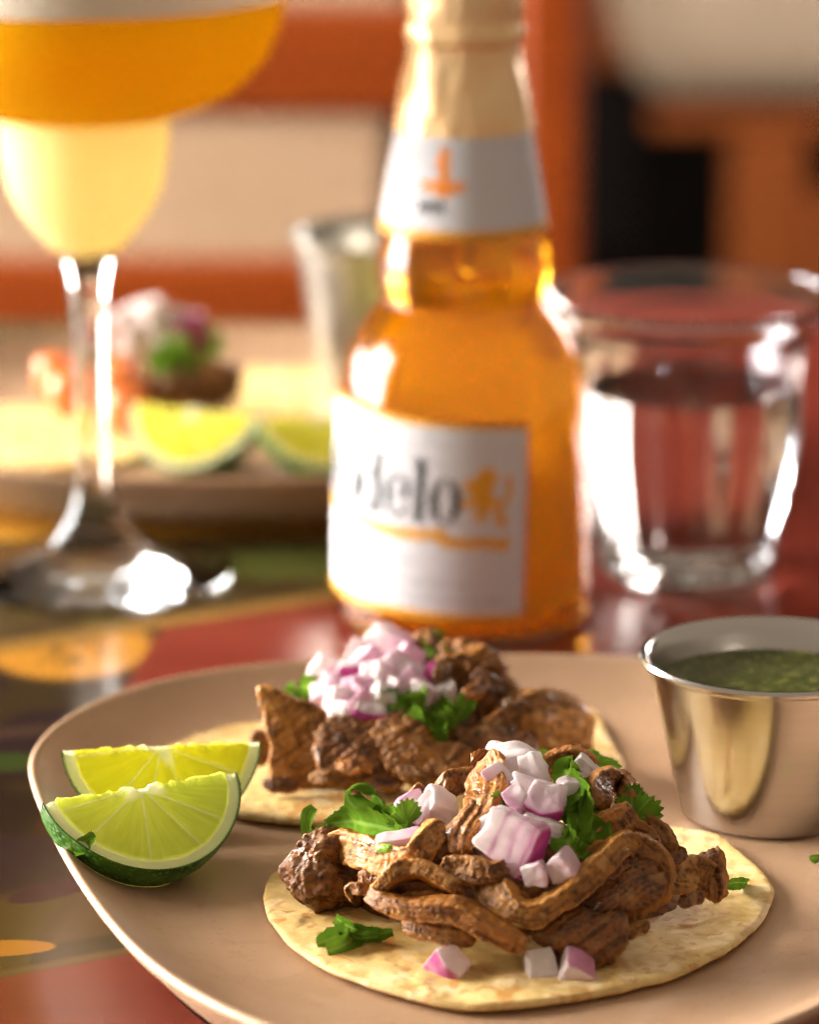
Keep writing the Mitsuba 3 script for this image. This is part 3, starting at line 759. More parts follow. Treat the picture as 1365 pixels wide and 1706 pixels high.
def serrated_leaf(pos, direction, normal, size, seed, curl=.35):
    """A lobed herb leaf with teeth; direction = from its stalk to its tip."""
    d, nn = unit(np.asarray(direction, float)), np.asarray(normal, float)
    nn = unit(nn - (nn @ d) * d)
    sd = np.cross(nn, d)
    n, m = 121, 12
    a = np.linspace(-2.0, 2.0, n)
    lob = .62 + .38 * np.abs(np.cos(1.5 * a)) ** .6
    tooth = 1 - .16 * np.abs(((a * 4.2 + 10) % 1) - .5) * 2
    r = size * lob * tooth * (1 - .12 * np.abs(a))
    q = np.linspace(0, 1, m)
    x, y = q[:, None] * r * np.sin(a), q[:, None] * r * np.cos(a) + .15 * size
    z = curl * (x ** 2 + .5 * y ** 2) / size * -1 + .09 * size * (vfbm(np.stack([x / size * 2.5, y / size * 2.5, 0 * x + seed], -1), 3, seed) - .5) + .05 * size * q[:, None] * np.sin(a * 5)
    v = pos + x[..., None] * sd + y[..., None] * d + z[..., None] * nn
    uv = np.stack([q[:, None] + 0 * a, (a[None] * 1.3) % 1 + 0 * q[:, None]], -1).reshape(-1, 2)
    return trimesh.Trimesh(v.reshape(-1, 3), tri(grid_faces(m, n)), process=False), uv


def herb(key_label, meshes, group=None):
    """One herb piece: leaf faces joined into one mesh."""
    _seed[0] += 1
    me = trimesh.util.concatenate([m for m, _ in meshes])
    return add('cilantro_leaf', me, 'leaf', key_label, 'herb', group, uv=np.vstack([u for _, u in meshes]))


VW = unit(np.array([0, -.95, .35]))
herb('bright green looped herb ribbon on the left of the front taco', [ribbon_leaf(F1, [(640, 1350, 4, 5, 10), (592, 1345, 5, 5, 20), (577, 1322, 5, 4.5, 60), (590, 1307, 3.5, 3.5, 110), (618, 1310, 3, 3.5, 130), (632, 1330, 4, 4, 60), (665, 1372, 6, 4.5, 20), (672, 1385, 6, 4, 10)], 31, 90)])
herb('broad dark green herb blade lying below the looped ribbon', [ribbon_leaf(F1, [(545, 1372, 5, 2.5, 30), (580, 1368, 6, 6, 25), (610, 1372, 7, 8, 20), (640, 1378, 7.5, 6, 10), (664, 1388, 7, 3, 0)], 32), ribbon_leaf(F1, [(560, 1362, 5, 3, 50), (600, 1357, 6, 4, 55), (640, 1368, 7, 4, 45), (672, 1385, 7.5, 2.5, 30)], 33)])
herb('forked herb sprig at the far left top of the dark chunk', [ribbon_leaf(F1, [(524, 1345, 2, 2, 20), (514, 1362, 3, 3, 20), (512, 1382, 4, 2.4, 20), (517, 1393, 5, 2.4, 30)], 34), ribbon_leaf(F1, [(517, 1393, 5, 2.4, 20), (532, 1384, 5, 3, 25), (548, 1371, 5, 2.4, 30)], 35)])
herb('small serrated leaf tip beside the left onion cubes', [serrated_leaf(F1.on(676, 1378, 7), (.15, .1, 1), VW, .0052, 36)])
herb('tall dark green bunch of chopped leaf right of the onion pile', [
    ribbon_leaf(F1, [(958, 1278, 7, 4, 30), (955, 1310, 8.5, 5.5, 20), (965, 1345, 9, 6, 10), (958, 1380, 9, 5, -10), (940, 1400, 9, 4, -20)], 37),
    ribbon_leaf(F1, [(975, 1295, 7, 4, -30), (983, 1330, 8, 6, -35), (972, 1362, 9, 5, -20)], 38),
    ribbon_leaf(F1, [(935, 1360, 9, 3, 40), (952, 1350, 9.5, 4, 40), (975, 1332, 9.5, 3, 20)], 39),
    ribbon_leaf(F1, [(940, 1385, 9, 4, 30), (950, 1410, 9.5, 6, 15), (968, 1428, 9, 3.5, 0)], 40),
    ribbon_leaf(F1, [(955, 1370, 8, 5, -20), (985, 1385, 8, 6, -20), (1008, 1384, 8, 3, 0)], 41),
    ribbon_leaf(F1, [(920, 1276, 5, 2.5, 40), (938, 1272, 6, 3, 40), (950, 1282, 6.5, 3, 20)], 42),
    ribbon_leaf(F1, [(968, 1430, 8, 5, 10), (985, 1405, 8, 7, 10), (990, 1375, 8, 6, 10)], 43)])
herb('flat serrated green leaf standing at the right of the front taco', [serrated_leaf(F1.on(1045, 1366, 5), (.75, 0, .35), VW + [.1, 0, 0], .0068, 44), serrated_leaf(F1.on(1050, 1345, 4.5), (.25, .2, .8), VW, .0045, 45)])
herb('pale green leaf lying at the top right behind the white onion stick', [serrated_leaf(F1.on(985, 1270, 3), (.9, .1, -.12), (0, -.5, .85), .0060, 46)])
herb('tiny bright green leaf tip behind the topmost onion', [serrated_leaf(F1.on(903, 1272, 2), (.2, .1, 1), VW, .0028, 47)])
herb('chopped herb cluster lying on the left front of the tortilla', [ribbon_leaf(F1, [(528, 1572, 2, 3, 10), (548, 1565, 3, 5, 10), (575, 1552, 3, 4, 15)], 48), ribbon_leaf(F1, [(545, 1585, 2, 3, 0), (565, 1578, 3, 4.5, 10), (590, 1555, 3.4, 3, 20)], 49), ribbon_leaf(F1, [(560, 1528, 2, 2, 30), (582, 1543, 3, 3, 20), (610, 1552, 3, 3.4, 20), (655, 1552, 1.5, 1.5, 10)], 50), ribbon_leaf(F1, [(565, 1560, 3, 3, 30), (600, 1562, 3, 4, 30), (635, 1558, 2, 2, 20)], 51)])
herb('thin dark leaf sliver at the right edge of the front tortilla', [ribbon_leaf(F1, [(1208, 1473, 1.5, 2, 20), (1225, 1470, 2, 2.6, 20), (1246, 1470, 1.5, 1.6, 20)], 52)])
herb('tiny pointed green fleck on the lowest meat strip', [ribbon_leaf(F1, [(760, 1520, 10, .8, 0), (760, 1533, 10.5, 2, 0), (758, 1550, 10, .8, 0)], 53, 24)])
_p = [F1.on(629, 1412, 10), F1.on(643, 1413.5, 10.2), F1.on(657, 1413, 10)]
me, uv = strip_mesh(_p, .0017, .0017, 0, 54, 24, 16, .15, 1.0)
add('cilantro_sprig', me, 'stem', 'short cut green stem lying on the bent meat strip', 'herb')
herb('dark herb bits behind the small round onion', [serrated_leaf(F1.on(838, 1345, 8), (-.3, 0, .6), VW, .0032, 55)])

# ------------------------------------------------------------------ back taco
G2 = 'meat pieces of the back taco'
slab(F2, [(430, 1143), (450, 1143), (500, 1164), (552, 1200), (566, 1250), (562, 1302), (515, 1314), (470, 1313), (450, 1240), (438, 1185)], 8, 3, 'wide brown meat slab with frayed orange edge at the left of the back taco', tip=-5, bulge=.4, rough=.6)
slab(F2, [(535, 1205), (600, 1196), (650, 1206), (672, 1250), (655, 1296), (600, 1304), (545, 1306)], 6, 3, 'rough meat slab beside the wide left one on the back taco', tip=25, bulge=1.5, rough=1.3, mat='dark_meat')
slab(F2, [(622, 1212), (665, 1196), (730, 1232), (790, 1256), (785, 1290), (720, 1303), (660, 1296), (630, 1255)], 7.5, 3, 'meat piece below the herbs in the middle of the back taco', tip=20, bulge=1.5, rough=1.4)
slab(F2, [(735, 1222), (800, 1205), (860, 1212), (900, 1250), (870, 1290), (790, 1303), (742, 1285)], 5, 4, 'dark meat slab right of the middle of the back taco', tip=25, bulge=2, rough=1.3, mat='dark_meat')
chunk(F2, 890, 1212, -1, (25, 16, 17), (0, 5, 10), 'large rounded meat lump at the right of the back taco', seed=61, cube=.85, rough=.6, mat='meat')
chunk(F2, 945, 1225, -2, (12, 12, 13), (0, 5, 10), 'rounded meat end at the far right of the back taco', seed=67, cube=.85, rough=.6, mat='meat')
chunk(F2, 770, 1122, -2, (16, 12, 11), (0, 10, 10), 'crumbly meat piece at the top of the back taco', seed=62, rough=1.4, mat='meat')
chunk(F2, 808, 1162, 1, (11, 9, 9), (10, 30, 0), 'crumbly dark meat between the herbs and the right lump', seed=63, rough=1.5)
strip(F2, [(815, 1130, 0, 5, 5, 0), (850, 1160, 2, 6, 5, 0), (860, 1195, 3, 5, 5, 0)], 'meat strip slanting down left of the right lump on the back taco', rough=1.0)
chunk(F2, 720, 1092, -3, (10, 9, 8), (10, 30, 0), 'crumbly meat bit behind the onion heap', seed=64, rough=1.5, mat='meat')
chunk(F2, 560, 1285, 2, (9, 6, 5), (0, 10, 0), 'small dark crumb of meat at the front foot of the back taco', seed=65, rough=1.4, sub=4)
chunk(F2, 620, 1292, 2, (11, 6, 5), (0, 10, 0), 'longer dark crumb of meat beside the small one on the back taco', seed=66, rough=1.4, sub=4, mat='meat')
strip(F2, [(415, 1265, 1, 5, 4, 0), (435, 1245, 1, 6, 4, 0), (440, 1222, 1, 5, 4, 0)], 'pale greyish meat scrap behind the tip of the rear lime wedge', rough=.9)
GB = 'small shreds of meat on the back taco'
for k, (x, y, ang, ln) in enumerate([(470, 1305, 5, 60), (545, 1298, 20, 50), (590, 1275, -30, 55), (640, 1300, 8, 60), (690, 1290, -15, 55), (740, 1295, 10, 60), (800, 1285, 25, 55), (850, 1280, -20, 60), (830, 1200, 50, 55), (865, 1180, -40, 50), (790, 1150, 20, 50), (760, 1110, -30, 45), (735, 1120, 60, 40), (910, 1265, 15, 60), (445, 1165, 70, 40), (960, 1255, 30, 45)]):
    a, l0 = math.radians(ang), rs.uniform(6, 9)
    c = [(x + q * ln * .5 * math.cos(a), y - q * ln * .5 * math.sin(a) + 6 * (1 - q * q) * rs.normal(), l0 + 1.5 * (1 - q * q), w, 2.4, rs.uniform(-30, 30)) for q, w in ((-1, 1), (-.4, 3.2), (.3, 3.4), (1, 1))]
    strip(F2, c, 'small torn shred of brown meat between the slabs of the back taco', GB, name='meat_shred', rough=1.0, n=60, m=30, mat='meat' if k % 3 else 'dark_meat')
GO = 'onion cubes heaped on the back taco'
onion(F2, 648, 1078, 7, (9, 7, 11), (-40, 20, 10), 'largest pink onion slab topmost on the back taco', .05, 71, name='onion_slab', pink=.75, tone=.5)
spots = [(540, 1118, 2), (560, 1140, 4), (600, 1092, 3), (615, 1105, 5), (585, 1125, 5), (545, 1155, 5), (570, 1165, 6), (600, 1150, 7), (630, 1130, 7), (655, 1115, 6), (680, 1120, 5), (690, 1140, 6), (715, 1130, 4), (665, 1150, 7), (640, 1165, 8), (610, 1180, 7), (575, 1188, 5), (700, 1165, 6), (735, 1155, 4), (680, 1100, 3)]
for i, (x, y, l) in enumerate(spots):
    s = 5.0 + 2.0 * RNG.random(3)
    onion(F2, x, y, l, tuple(s), tuple(RNG.uniform(-40, 140, 3)), 'diced red onion cube in the heap on the back taco', .06 if i % 4 == 0 else 0, 80 + i, group=GO, pink=[.1, .45, .15, .7][i % 4])
onion(F2, 615, 1192, 7, (7, 6, 5), (-100, 30, 0), 'onion cube with purple face at the lower edge of the back heap', .3, 110, pink=.4)


def tuft(heap, px, py, lift, n, spread, seed, label, size=.0045):
    r = np.random.default_rng(seed)
    ms = []
    for i in range(n):
        x, y = px + spread * r.normal(), py + spread * .6 * r.normal()
        if i % 2:
            ms.append(serrated_leaf(heap.on(x, y, lift + 2 * r.random()), r.normal(size=3) * [1, .6, .6], VW + .5 * r.normal(size=3), size * r.uniform(.7, 1.2), seed + i))
        else:
            a = r.uniform(0, 6.28)
            k = r.uniform(14, 24)
            ms.append(ribbon_leaf(heap, [(x - k * np.cos(a), y - k * np.sin(a), lift, 2, r.uniform(-40, 40)), (x, y, lift + 2, 4.5, r.uniform(-40, 40)), (x + k * np.cos(a), y + k * np.sin(a), lift + 1, 2, r.uniform(-40, 40))], seed + i, 30, 8))
    herb(label, ms)


tuft(F2, 665, 1175, 8, 5, 14, 201, 'herb tuft under the onion heap, left part, on the back taco')
tuft(F2, 735, 1190, 7, 8, 20, 202, 'bright herb tuft in the middle of the back taco')
tuft(F2, 725, 1225, 7, 5, 16, 203, 'lowest herb tuft on the back taco, over the brown meat')
tuft(F2, 745, 1095, 3, 5, 12, 204, 'herb tuft at the top right of the back taco')
tuft(F2, 700, 1065, 1, 3, 10, 205, 'small herb tuft behind the topmost pink onion slab', .0035)
tuft(F2, 515, 1145, 3, 4, 9, 206, 'small dark herb tuft at the left end of the back onion heap')


# ------------------------------------------------------------------ lime wedges
def lime(label, left, right, down, dihedral, seed, yellow=0.0):
    """left, right: ends of the wedge's upper edge; down: the direction in which its front face falls away; dihedral: angle between its two cut faces."""
    left, right = np.asarray(left), np.asarray(right)
    c, ex = (left + right) / 2, unit(right - left)
    R = np.linalg.norm(right - left) / 2
    d = unit(np.asarray(down, float) - (np.asarray(down, float) @ ex) * ex)
    e3 = np.cross(ex, d)
    if e3[1] * 1 + e3[2] * -.3 < 0:
        e3 = -e3                                   # away from the lens
    root = thing('lime_wedge', label, 'lime')
    n, m = 181, 70
    th = np.linspace(0, np.pi, n)
    lon = lambda t: R * (1 + .07 * np.abs(np.cos(t)) ** 6)         # the fruit's blunt tips
    q = np.r_[np.linspace(0, .84, m - 16), np.linspace(.85, 1, 16)]

    def face(phi, off, sign):
        dd = d * math.cos(phi) + e3 * math.sin(phi)
        nn = sign * (-d * math.sin(phi) + e3 * math.cos(phi))
        mem = (np.array([.01, .19, .37, .61, .80, .99]) + .035 * np.sin(np.arange(6) * 2.1 + seed + 3 * phi)) * np.pi + off
        dist = np.abs(th[:, None] - mem[None]).min(1)
        arc = dist[None] * q[:, None]
        core = np.clip((.15 - q[:, None] * (1 + .5 * np.sin(th * 3 + seed)) ) / .06, 0, 1)
        pith = np.clip((q[:, None] - .855 - .012 * vnoise(np.stack([th * 9, 0 * th, 0 * th + seed], -1), seed)) / .02, 0, 1)
        memb = np.exp(-(arc / (.008 + .006 * vnoise(np.stack([q[:, None] * 8 + 0 * th, 0 * th + 0 * q[:, None] + seed, dist[None] * 0 + 0 * q[:, None]], -1), seed))) ** 2)
        ves = .15 + .75 * vfbm(np.stack([th[None] * 24 + 0 * q[:, None], q[:, None] * 3.5 + 0 * th, 0 * th[None] + 0 * q[:, None] + seed], -1), 3, seed)
        fl = np.array([.62, .72, .05]) * (1 - ves[..., None]) + np.array([.90, .92, .22]) * ves[..., None]
        fl = fl * (1 - yellow) + np.array([.95, .86, .03]) * (.8 + .25 * ves[..., None]) * yellow
        pale = np.array([.92, .92, .66])
        k = np.clip(np.maximum(np.maximum(core, pith), memb * .75), 0, 1)[..., None]
        col = fl * (1 - k) + pale * k
        green = np.clip((q[:, None, None] - .975) / .012, 0, 1)
        col = col * (1 - green) + np.array([.07, .17, .02]) * green
        h = .014 * R * (1 - np.exp(-(arc / .05) ** 2)) * (1 - pith) * (1 - core) * (.75 + .4 * ves) - .02 * R * np.clip(pith * (1 - green[..., 0]), 0, 1)
        rag = .16 * R * (vfbm(np.stack([th[None] * 0 + q[:, None] * 9, 0 * th[None] + 0 * q[:, None], 0 * th[None] + 0 * q[:, None] + seed], -1), 3, seed) - .5) * np.exp(-(np.sin(th) * q[:, None] / .07) ** 2) * (q[:, None] < .97)
        rr = lon(th)[None] * q[:, None]
        v = c + (rr * -np.cos(th))[..., None] * ex + (R * q[:, None] * np.sin(th))[..., None] * dd + (h + rag)[..., None] * nn
        f = tri(grid_faces(len(q), n))
        me = trimesh.Trimesh(v.reshape(-1, 3), f, process=False)
        if (me.face_normals.mean(0) @ nn) < 0:
            me.invert()
        return me, col.reshape(-1, 3)

    a, ca = face(0, .03 * seed % .2, -1)
    b, cb_ = face(math.radians(dihedral), -.05, 1)
    add('flesh', trimesh.util.concatenate([a, b]), 'citrus_flesh', parent=root, color=np.vstack([ca, cb_]))
    ph = np.linspace(0, math.radians(dihedral), 60)
    sn, cn = np.sin(th)[:, None], -np.cos(th)[:, None]
    bumpy = 1 + .006 * (vfbm(np.stack([th[:, None] * 12 + 0 * ph, ph[None] * 12 + 0 * th[:, None], 0 * ph[None] + 0 * th[:, None] + seed], -1), 2, seed) - .5)
    v = c + (lon(th)[:, None] * cn * bumpy)[..., None] * ex + (R * sn * bumpy)[..., None] * (np.cos(ph)[None, :, None] * d + np.sin(ph)[None, :, None] * e3)
    uv = np.stack([th[:, None] + 0 * ph, ph[None] * np.maximum(sn, .3)], -1).reshape(-1, 2) / 3
    me = trimesh.Trimesh(v.reshape(-1, 3), tri(grid_faces(n, len(ph))), process=False)
    if ((me.triangles_center - c) * me.face_normals).sum(1).mean() < 0:
        me.invert()
    add('rind', me, 'rind', parent=root, uv=uv)
    return root


lime('sharp lime wedge in front at the left, its radial segments facing the viewer', at(82, 1336, .0322), at(384, 1288, .0318), (.15, -.84, -.62), 92, 3)
lime('lime wedge with backlit glow put into its yellow, right behind the sharp one at the left', at(113, 1250, .0320), at(424, 1236, .0325), (.02, -.42, -.9), 70, 5, yellow=.75)  # backlight put into the flesh as a yellower colour
herb('torn green leaf bit stuck on the rind of the front lime wedge', [ribbon_leaf(Heap(-.053, .735, .018, .018, .012), [(122, 1420, 4, 2, 0), (140, 1404, 5, 3, 0), (158, 1389, 5.5, 1.6, 0)], 56, 30)])

# ------------------------------------------------------------------ sauce cups


def sauce_cup(cx, cy, z, k, label, slabel, tall=1.0, metal='steel'):
    root = thing('sauce_cup', label, 'sauce cup')
    R, r, h = .0283 * k, .0190 * k, .0350 * k * tall
    prof = [(0, 0), (r - .002, 0), (r - .0005, .0004), (r, .0016), (r + .25 * (R - .0016 - r), h * .26), (r + .6 * (R - .0016 - r), h * .62), (R - .0017, h - .0022), (R - .0012, h - .0014), (R - .0001, h - .0012), (R + .0002, h - .0004), (R - .0004, h + .0003), (R - .0016, h + .0001),
            (R - .0024, h - .0012), (R - .0030, h - .003), (r + .6 * (R - .0016 - r) - .0007, h * .62), (r + .25 * (R - .0016 - r) - .0007, h * .26), (r - .001, .0022), (0, .0015)]
    add('body', lathe(prof, cx, cy, z, 140), metal, parent=root, smooth=50)
    zs = h * .80
    rs = r + (R - .0016 - r) * zs / h - .0009
    n, m = 120, 40
    th, q = np.arange(n) / n * 2 * np.pi, np.linspace(0, 1, m)
    x, y = q[:, None] * rs * np.cos(th), q[:, None] * rs * np.sin(th)
    hz = .0005 * (vfbm(np.stack([x * 220, y * 220, 0 * x], -1), 4, 5) - .5) + .0008 * q[:, None] ** 6
    v = np.stack([cx + x, cy + y, z + zs + hz], -1).reshape(-1, 3)
    add('salsa', trimesh.Trimesh(v, tri(grid_faces(m, n, close_v=True)), process=False), 'salsa', label=slabel, parent=root)
    return root


cp = at(1290, 1400, ZP)
sauce_cup(cp[0] + .0006, cp[1] + .0178, ZP + .0003, 1.0, 'steel cup of green salsa on the near plate at the right', 'dark green sauce in the steel cup')
cup2 = aty(622, 640, 1.135)
sauce_cup(cup2[0] + .0040, 1.165, ZP + .0005, 1.04, 'blurred steel sauce cup behind the bottle on the far plate', 'dark green sauce in the far cup', 1.5, 'dulled_steel')


# ------------------------------------------------------------------ bottle
BX, BY = .0137, .983


def zat(py, Y):
    return aty(682, py, Y)[2]


bd = 1.0135 / FPX
bprof_px = [(1083, 204), (1070, 213), (1040, 216), (1000, 216), (900, 215), (800, 213), (700, 208), (650, 204), (600, 195), (570, 184), (545, 170), (520, 154), (505, 142), (496, 135), (490, 134), (480, 139), (460, 143), (440, 144), (420, 142), (400, 139), (380, 137), (300, 125), (200, 108), (130, 97), (90, 89), (72, 87), (66, 91), (55, 93), (44, 91), (38, 87), (20, 87), (-40, 87)]
BP = np.array([(w * bd, max(zat(y - 0, BY), 0)) for y, w in bprof_px])
BP = BP[BP[:, 1] > .0035]
BP = np.vstack([[[.0315, .0004], [.0328, .0020]], BP])
BP = np.vstack([[0, .0012], [.022, .0008], [.0285, .0], [.0305, .0], BP])
zz = np.maximum.accumulate(BP[4:, 1] + np.arange(len(BP) - 4) * 1e-7)
brad = PchipInterpolator(zz, BP[4:, 0])
bot = thing('beer_bottle', 'clear glass beer bottle with white label and gold foil neck behind the near plate', 'bottle')
zt = BP[-1, 1]
fine_z = np.linspace(zz[0], zt, 160)
outer = np.vstack([BP[:4], np.stack([brad(fine_z), fine_z], 1), [[.010, zt + .001], [0, zt + .001]]])
add('glass', lathe(outer, BX, BY, 0, 128), 'glass', parent=bot, smooth=50)
iz = np.linspace(.0030, zt - .004, 140)
ir = np.maximum(brad(iz) - .0024, .004)
ir[:6] *= np.sqrt(np.linspace(.75, 1, 6))
inner = np.vstack([[[0, .0042]], [[.015, .0034]], np.stack([ir, iz], 1), [[0, zt - .0035]]])
scene['beer_medium'] = {'type': 'homogeneous', 'albedo': {'type': 'rgb', 'value': [1.0, .66, .05]}, 'sigma_t': 22.0}
add('beer', lathe(inner, BX, BY, 0, 128), 'beer_boundary', label='amber beer filling the bottle', parent=bot, smooth=50, interior={'type': 'ref', 'id': 'beer_medium'})


def wrap(u, v, phi0, z0, off, tilt=0.0, rref=.0332):
    """Unrolled label coordinates (metres) on to the bottle; angle 0 faces the table's near side."""
    u2, v2 = u * math.cos(tilt) - v * math.sin(tilt), u * math.sin(tilt) + v * math.cos(tilt)
    a, z = phi0 + u2 / rref, z0 + v2
    r = brad(z) + off
    return np.stack([BX + r * np.sin(a), BY - r * np.cos(a), z], -1)


def sheet(poly, f, size=.0012):
    """A flat polygon cut into small triangles and laid on the bottle."""
    vs, fs, k = [], [], 0
    for g in getattr(poly, 'geoms', [poly]):
        v, t = trimesh.creation.triangulate_polygon(g, engine='earcut')
        v, t = trimesh.remesh.subdivide_to_size(np.c_[v, 0 * v[:, 0]], t, size, max_iter=14)
        vs.append(v)
        fs.append(t + k)
        k += len(v)
    v = np.vstack(vs)
    return trimesh.Trimesh(f(v[:, 0], v[:, 1]), np.vstack(fs), process=False)


def grid_sheet(u0, u1, v0, v1, f, n=90, m=30):
    u, v = np.meshgrid(np.linspace(u0, u1, n), np.linspace(v0, v1, m), indexing='ij')
    return trimesh.Trimesh(f(u.ravel(), v.ravel()), tri(grid_faces(n, m)), process=False)


# body label; u = 0 at the line of the bottle nearest the lens, v = 0 at its lower edge
TILT = math.radians(-2.6)
zl0 = zat(1036, BY - .0332)
lh = zat(707, BY - .0332) - zl0
lw = lambda off: (lambda u, v: wrap(u, v, 0, zl0, off, TILT))
U0, U1 = -.058, .0150
bl = add('label', grid_sheet(U0, U1, 0, lh, lw(.00025), 120, 60), 'label_paper', label='white paper label with gold edges', parent=bot)
for a, b in ((0, .0022), (lh - .0016, lh)):
    add('gold_edge', grid_sheet(U0, U1 - .0002, a, b, lw(.00045), 120, 4), 'gold_print', parent=bl)
X = .0114                                           # height of a small letter


def ring(cx, rx=.33, ix=.155, ry=.51, iy=.47):
    return affinity.translate(affinity.scale(Point(0, 0).buffer(1, 48), rx, ry), cx, .5).difference(affinity.translate(affinity.scale(Point(0, 0).buffer(1, 48), ix, iy), cx, .5))


def stem(x0, x1, y0, y1, foot=.09, head=True):
    s = [sbox(x0, y0, x1, y1), sbox(x0 - foot, y0, x1 + foot, y0 + .045)]
    if head:
        s.append(Polygon([(x0 - foot - .02, y1 - .05), (x0, y1 - .13), (x0, y1), (x0 - .02, y1)]))
    return union_all(s)


def glyph(ch):
    if ch == 'o':
        return ring(.33), .66
    if ch == 'l':
        return stem(.09, .27, 0, 1.40), .36
    if ch == 'e':
        o = ring(.31, .31, .15)
        o = o.difference(Polygon([(.33, .30), (.9, .30), (.9, .50), (.33, .50)]))
        return o.union(sbox(.14, .49, .60, .545)), .62
    if ch == 'd':
        return ring(.31, .31, .15).union(stem(.47, .64, 0, 1.40)), .72
    m = union_all([sbox(.10, 0, .15, 1.34), sbox(0, 0, .26, .045), sbox(0, 1.295, .30, 1.34), sbox(1.02, 0, 1.22, 1.34), sbox(.92, 0, 1.32, .045), sbox(.98, 1.295, 1.32, 1.34),
                   Polygon([(.12, 1.34), (.33, 1.34), (.72, .25), (.62, .0)]), Polygon([(1.06, 1.34), (1.00, 1.34), (.60, .05), (.66, .0)])])
    return m, 1.34


x_end, parts = -.0022, []
for ch in reversed('Modelo'):
    g, w = glyph(ch)
    g = affinity.scale(g, X * 1.06, X, origin=(0, 0))
    x_end -= w * X * 1.06
    parts.append(affinity.translate(g, x_end, .0295 - .0040))
    x_end -= .04 * X
add('lettering', sheet(union_all(parts), lw(.00045)), 'black_print', parent=bl)
mm = lambda pts: Polygon([(a * .001, b * .001) for a, b in pts])
lion = union_all([mm([(4.5, 26), (6.5, 27), (8, 31), (7.6, 34), (9, 36.5), (8.2, 39), (6, 39.5), (4.2, 38), (3.8, 36), (2, 36.5), (.6, 34.8), (1.8, 33.6), (3.6, 33.8), (2.4, 31.4), (.6, 30.6), (1.2, 29.4), (3.2, 29.8), (4.4, 31), (5, 28.5), (3.6, 27)]).buffer(.0004),
                  mm([(7, 31), (9.5, 28.5), (9.2, 25.6), (10.6, 24.6), (12.0, 25.2), (11, 28.5), (8.8, 32)]).buffer(.0003),
                  mm([(9.2, 31), (11.2, 31.5), (12.2, 34), (11.4, 36.5), (12.6, 38), (13, 36), (13.4, 33.5), (11.8, 30.2)]).buffer(.0002)])
add('lion_emblem', sheet(affinity.translate(lion, -.0024, .0006), lw(.00045)), 'gold_print', parent=bl)
rib = LineString([(a * .001, b * .001) for a, b in [(-50, 23), (-30, 22), (-18, 21), (-8, 21.5), (-5, 22.4), (-4, 20.2), (2, 20), (7, 20.6), (10, 19.8), (12.4, 19.2)]]).buffer(.00135, cap_style=2)
rib = rib.union(mm([(9, 20), (12.8, 18.4), (12.6, 22), (10.6, 21.6)]))
add('gold_ribbon', sheet(affinity.translate(rib, -.0022, .0006), lw(.00045)), 'gold_print', parent=bl)
small = [sbox(x * .001, y * .001, (x + w) * .001, (y + 1.3) * .001) for y, x0, x1 in ((14.4, -24, -13), (9.0, -26, 2), (5.0, -24, 12)) for x, w in [(x0 + i * 2.1, 1.3 + .5 * math.sin(i * 2.3)) for i in range(int((x1 - x0) / 2.1))]]
add('small_print', sheet(union_all(small), lw(.00045)), 'grey_print', parent=bl)
# neck label and foil
zn0, zn1, znf = zat(388, BY - .021), zat(228, BY - .017), zat(74, BY - .014)
nw = lambda off: (lambda u, v: wrap(u, v, 0, zn0, off, 0, .019))
nl = add('neck_label', grid_sheet(-.0590, .0590, 0, zn1 - zn0, nw(.00035), 120, 30), 'label_paper', label='white neck label with an orange emblem', parent=bot)
add('gold_edge', grid_sheet(-.0590, .0590, -.0021, .0002, nw(.00055), 120, 5), 'gold_print', parent=nl)
em = union_all([mm([(-6.2, 20.5), (-4.2, 20.5), (-4.0, 14), (-3.4, 9), (-6.6, 9), (-6.2, 14)]), mm([(-10.8, 12.2), (.2, 12.2), (-.6, 10.2), (-10, 10.2)]), mm([(-7.5, 17.5), (-6, 18), (-6, 16.5), (-7.4, 16.6)])])
add('neck_emblem', sheet(em.buffer(.0003), nw(.00055)), 'orange_print', parent=nl)
add('neck_lettering', sheet(union_all([sbox(x * .001, .0046, (x + 1.1) * .001, .0076) for x in (-11, -9.3, -7.6, -5.9)]), nw(.00055)), 'black_print', parent=nl)
fz = np.linspace(zn1 - .0004, zt + .0005, 90)
wr = lambda a, z: .0026 * (np.abs(vfbm(np.stack([np.cos(a) * 2.2 + 0 * z, np.sin(a) * 2.2 + 0 * z, z * 60 + 0 * a], -1), 4, 4) - .5))
add('foil', lathe(np.stack([brad(np.minimum(fz, zt)) + .0006, fz], 1), BX, BY, 0, 160, wob=wr), 'foil', label='crinkled gold foil round the neck', parent=bot)

# ------------------------------------------------------------------ water glass
GX, GY = .0752, 1.024
gk = 1.063 / FPX
g_px = [(973, 134), (940, 141), (895, 151), (820, 168), (760, 180), (720, 186), (660, 188), (620, 187), (590, 188), (565, 195), (540, 214), (515, 242), (497, 256)]
GP = np.array([(w * gk, zat(y, GY)) for y, w in g_px])
GP = GP[GP[:, 1] > .002]
gz = np.r_[.0005, GP[:, 1]]
grad = PchipInterpolator(gz, np.r_[.0205, GP[:, 0]])
zr = GP[-1, 1]
zin, zw = .0090, zat(640, GY)                       # inside bottom, water line
nf = 10
facet = lambda a, z: -.0019 * (np.abs(np.cos(a * nf / 2)) ** 2) * np.clip((zat(600, GY) - z) / .006, 0, 1) * np.clip((z - .004) / .004, 0, 1)
wall = lambda z: grad(z) - .0022
oz = np.linspace(.0008, zr, 90)
pa = np.vstack([[[0, .0012], [.015, .0010], [.0195, 0]], np.stack([grad(oz), oz], 1), [[grad(zr) + .0002, zr + .0006], [grad(zr) - .0002, zr + .0012], [grad(zr) - .0012, zr + .0016], [grad(zr) - .0022, zr + .0012], [grad(zr) - .0026, zr + .0004]]])
iz = np.linspace(zr, zw, 50)
pa = np.vstack([pa, np.stack([wall(iz), iz], 1)])
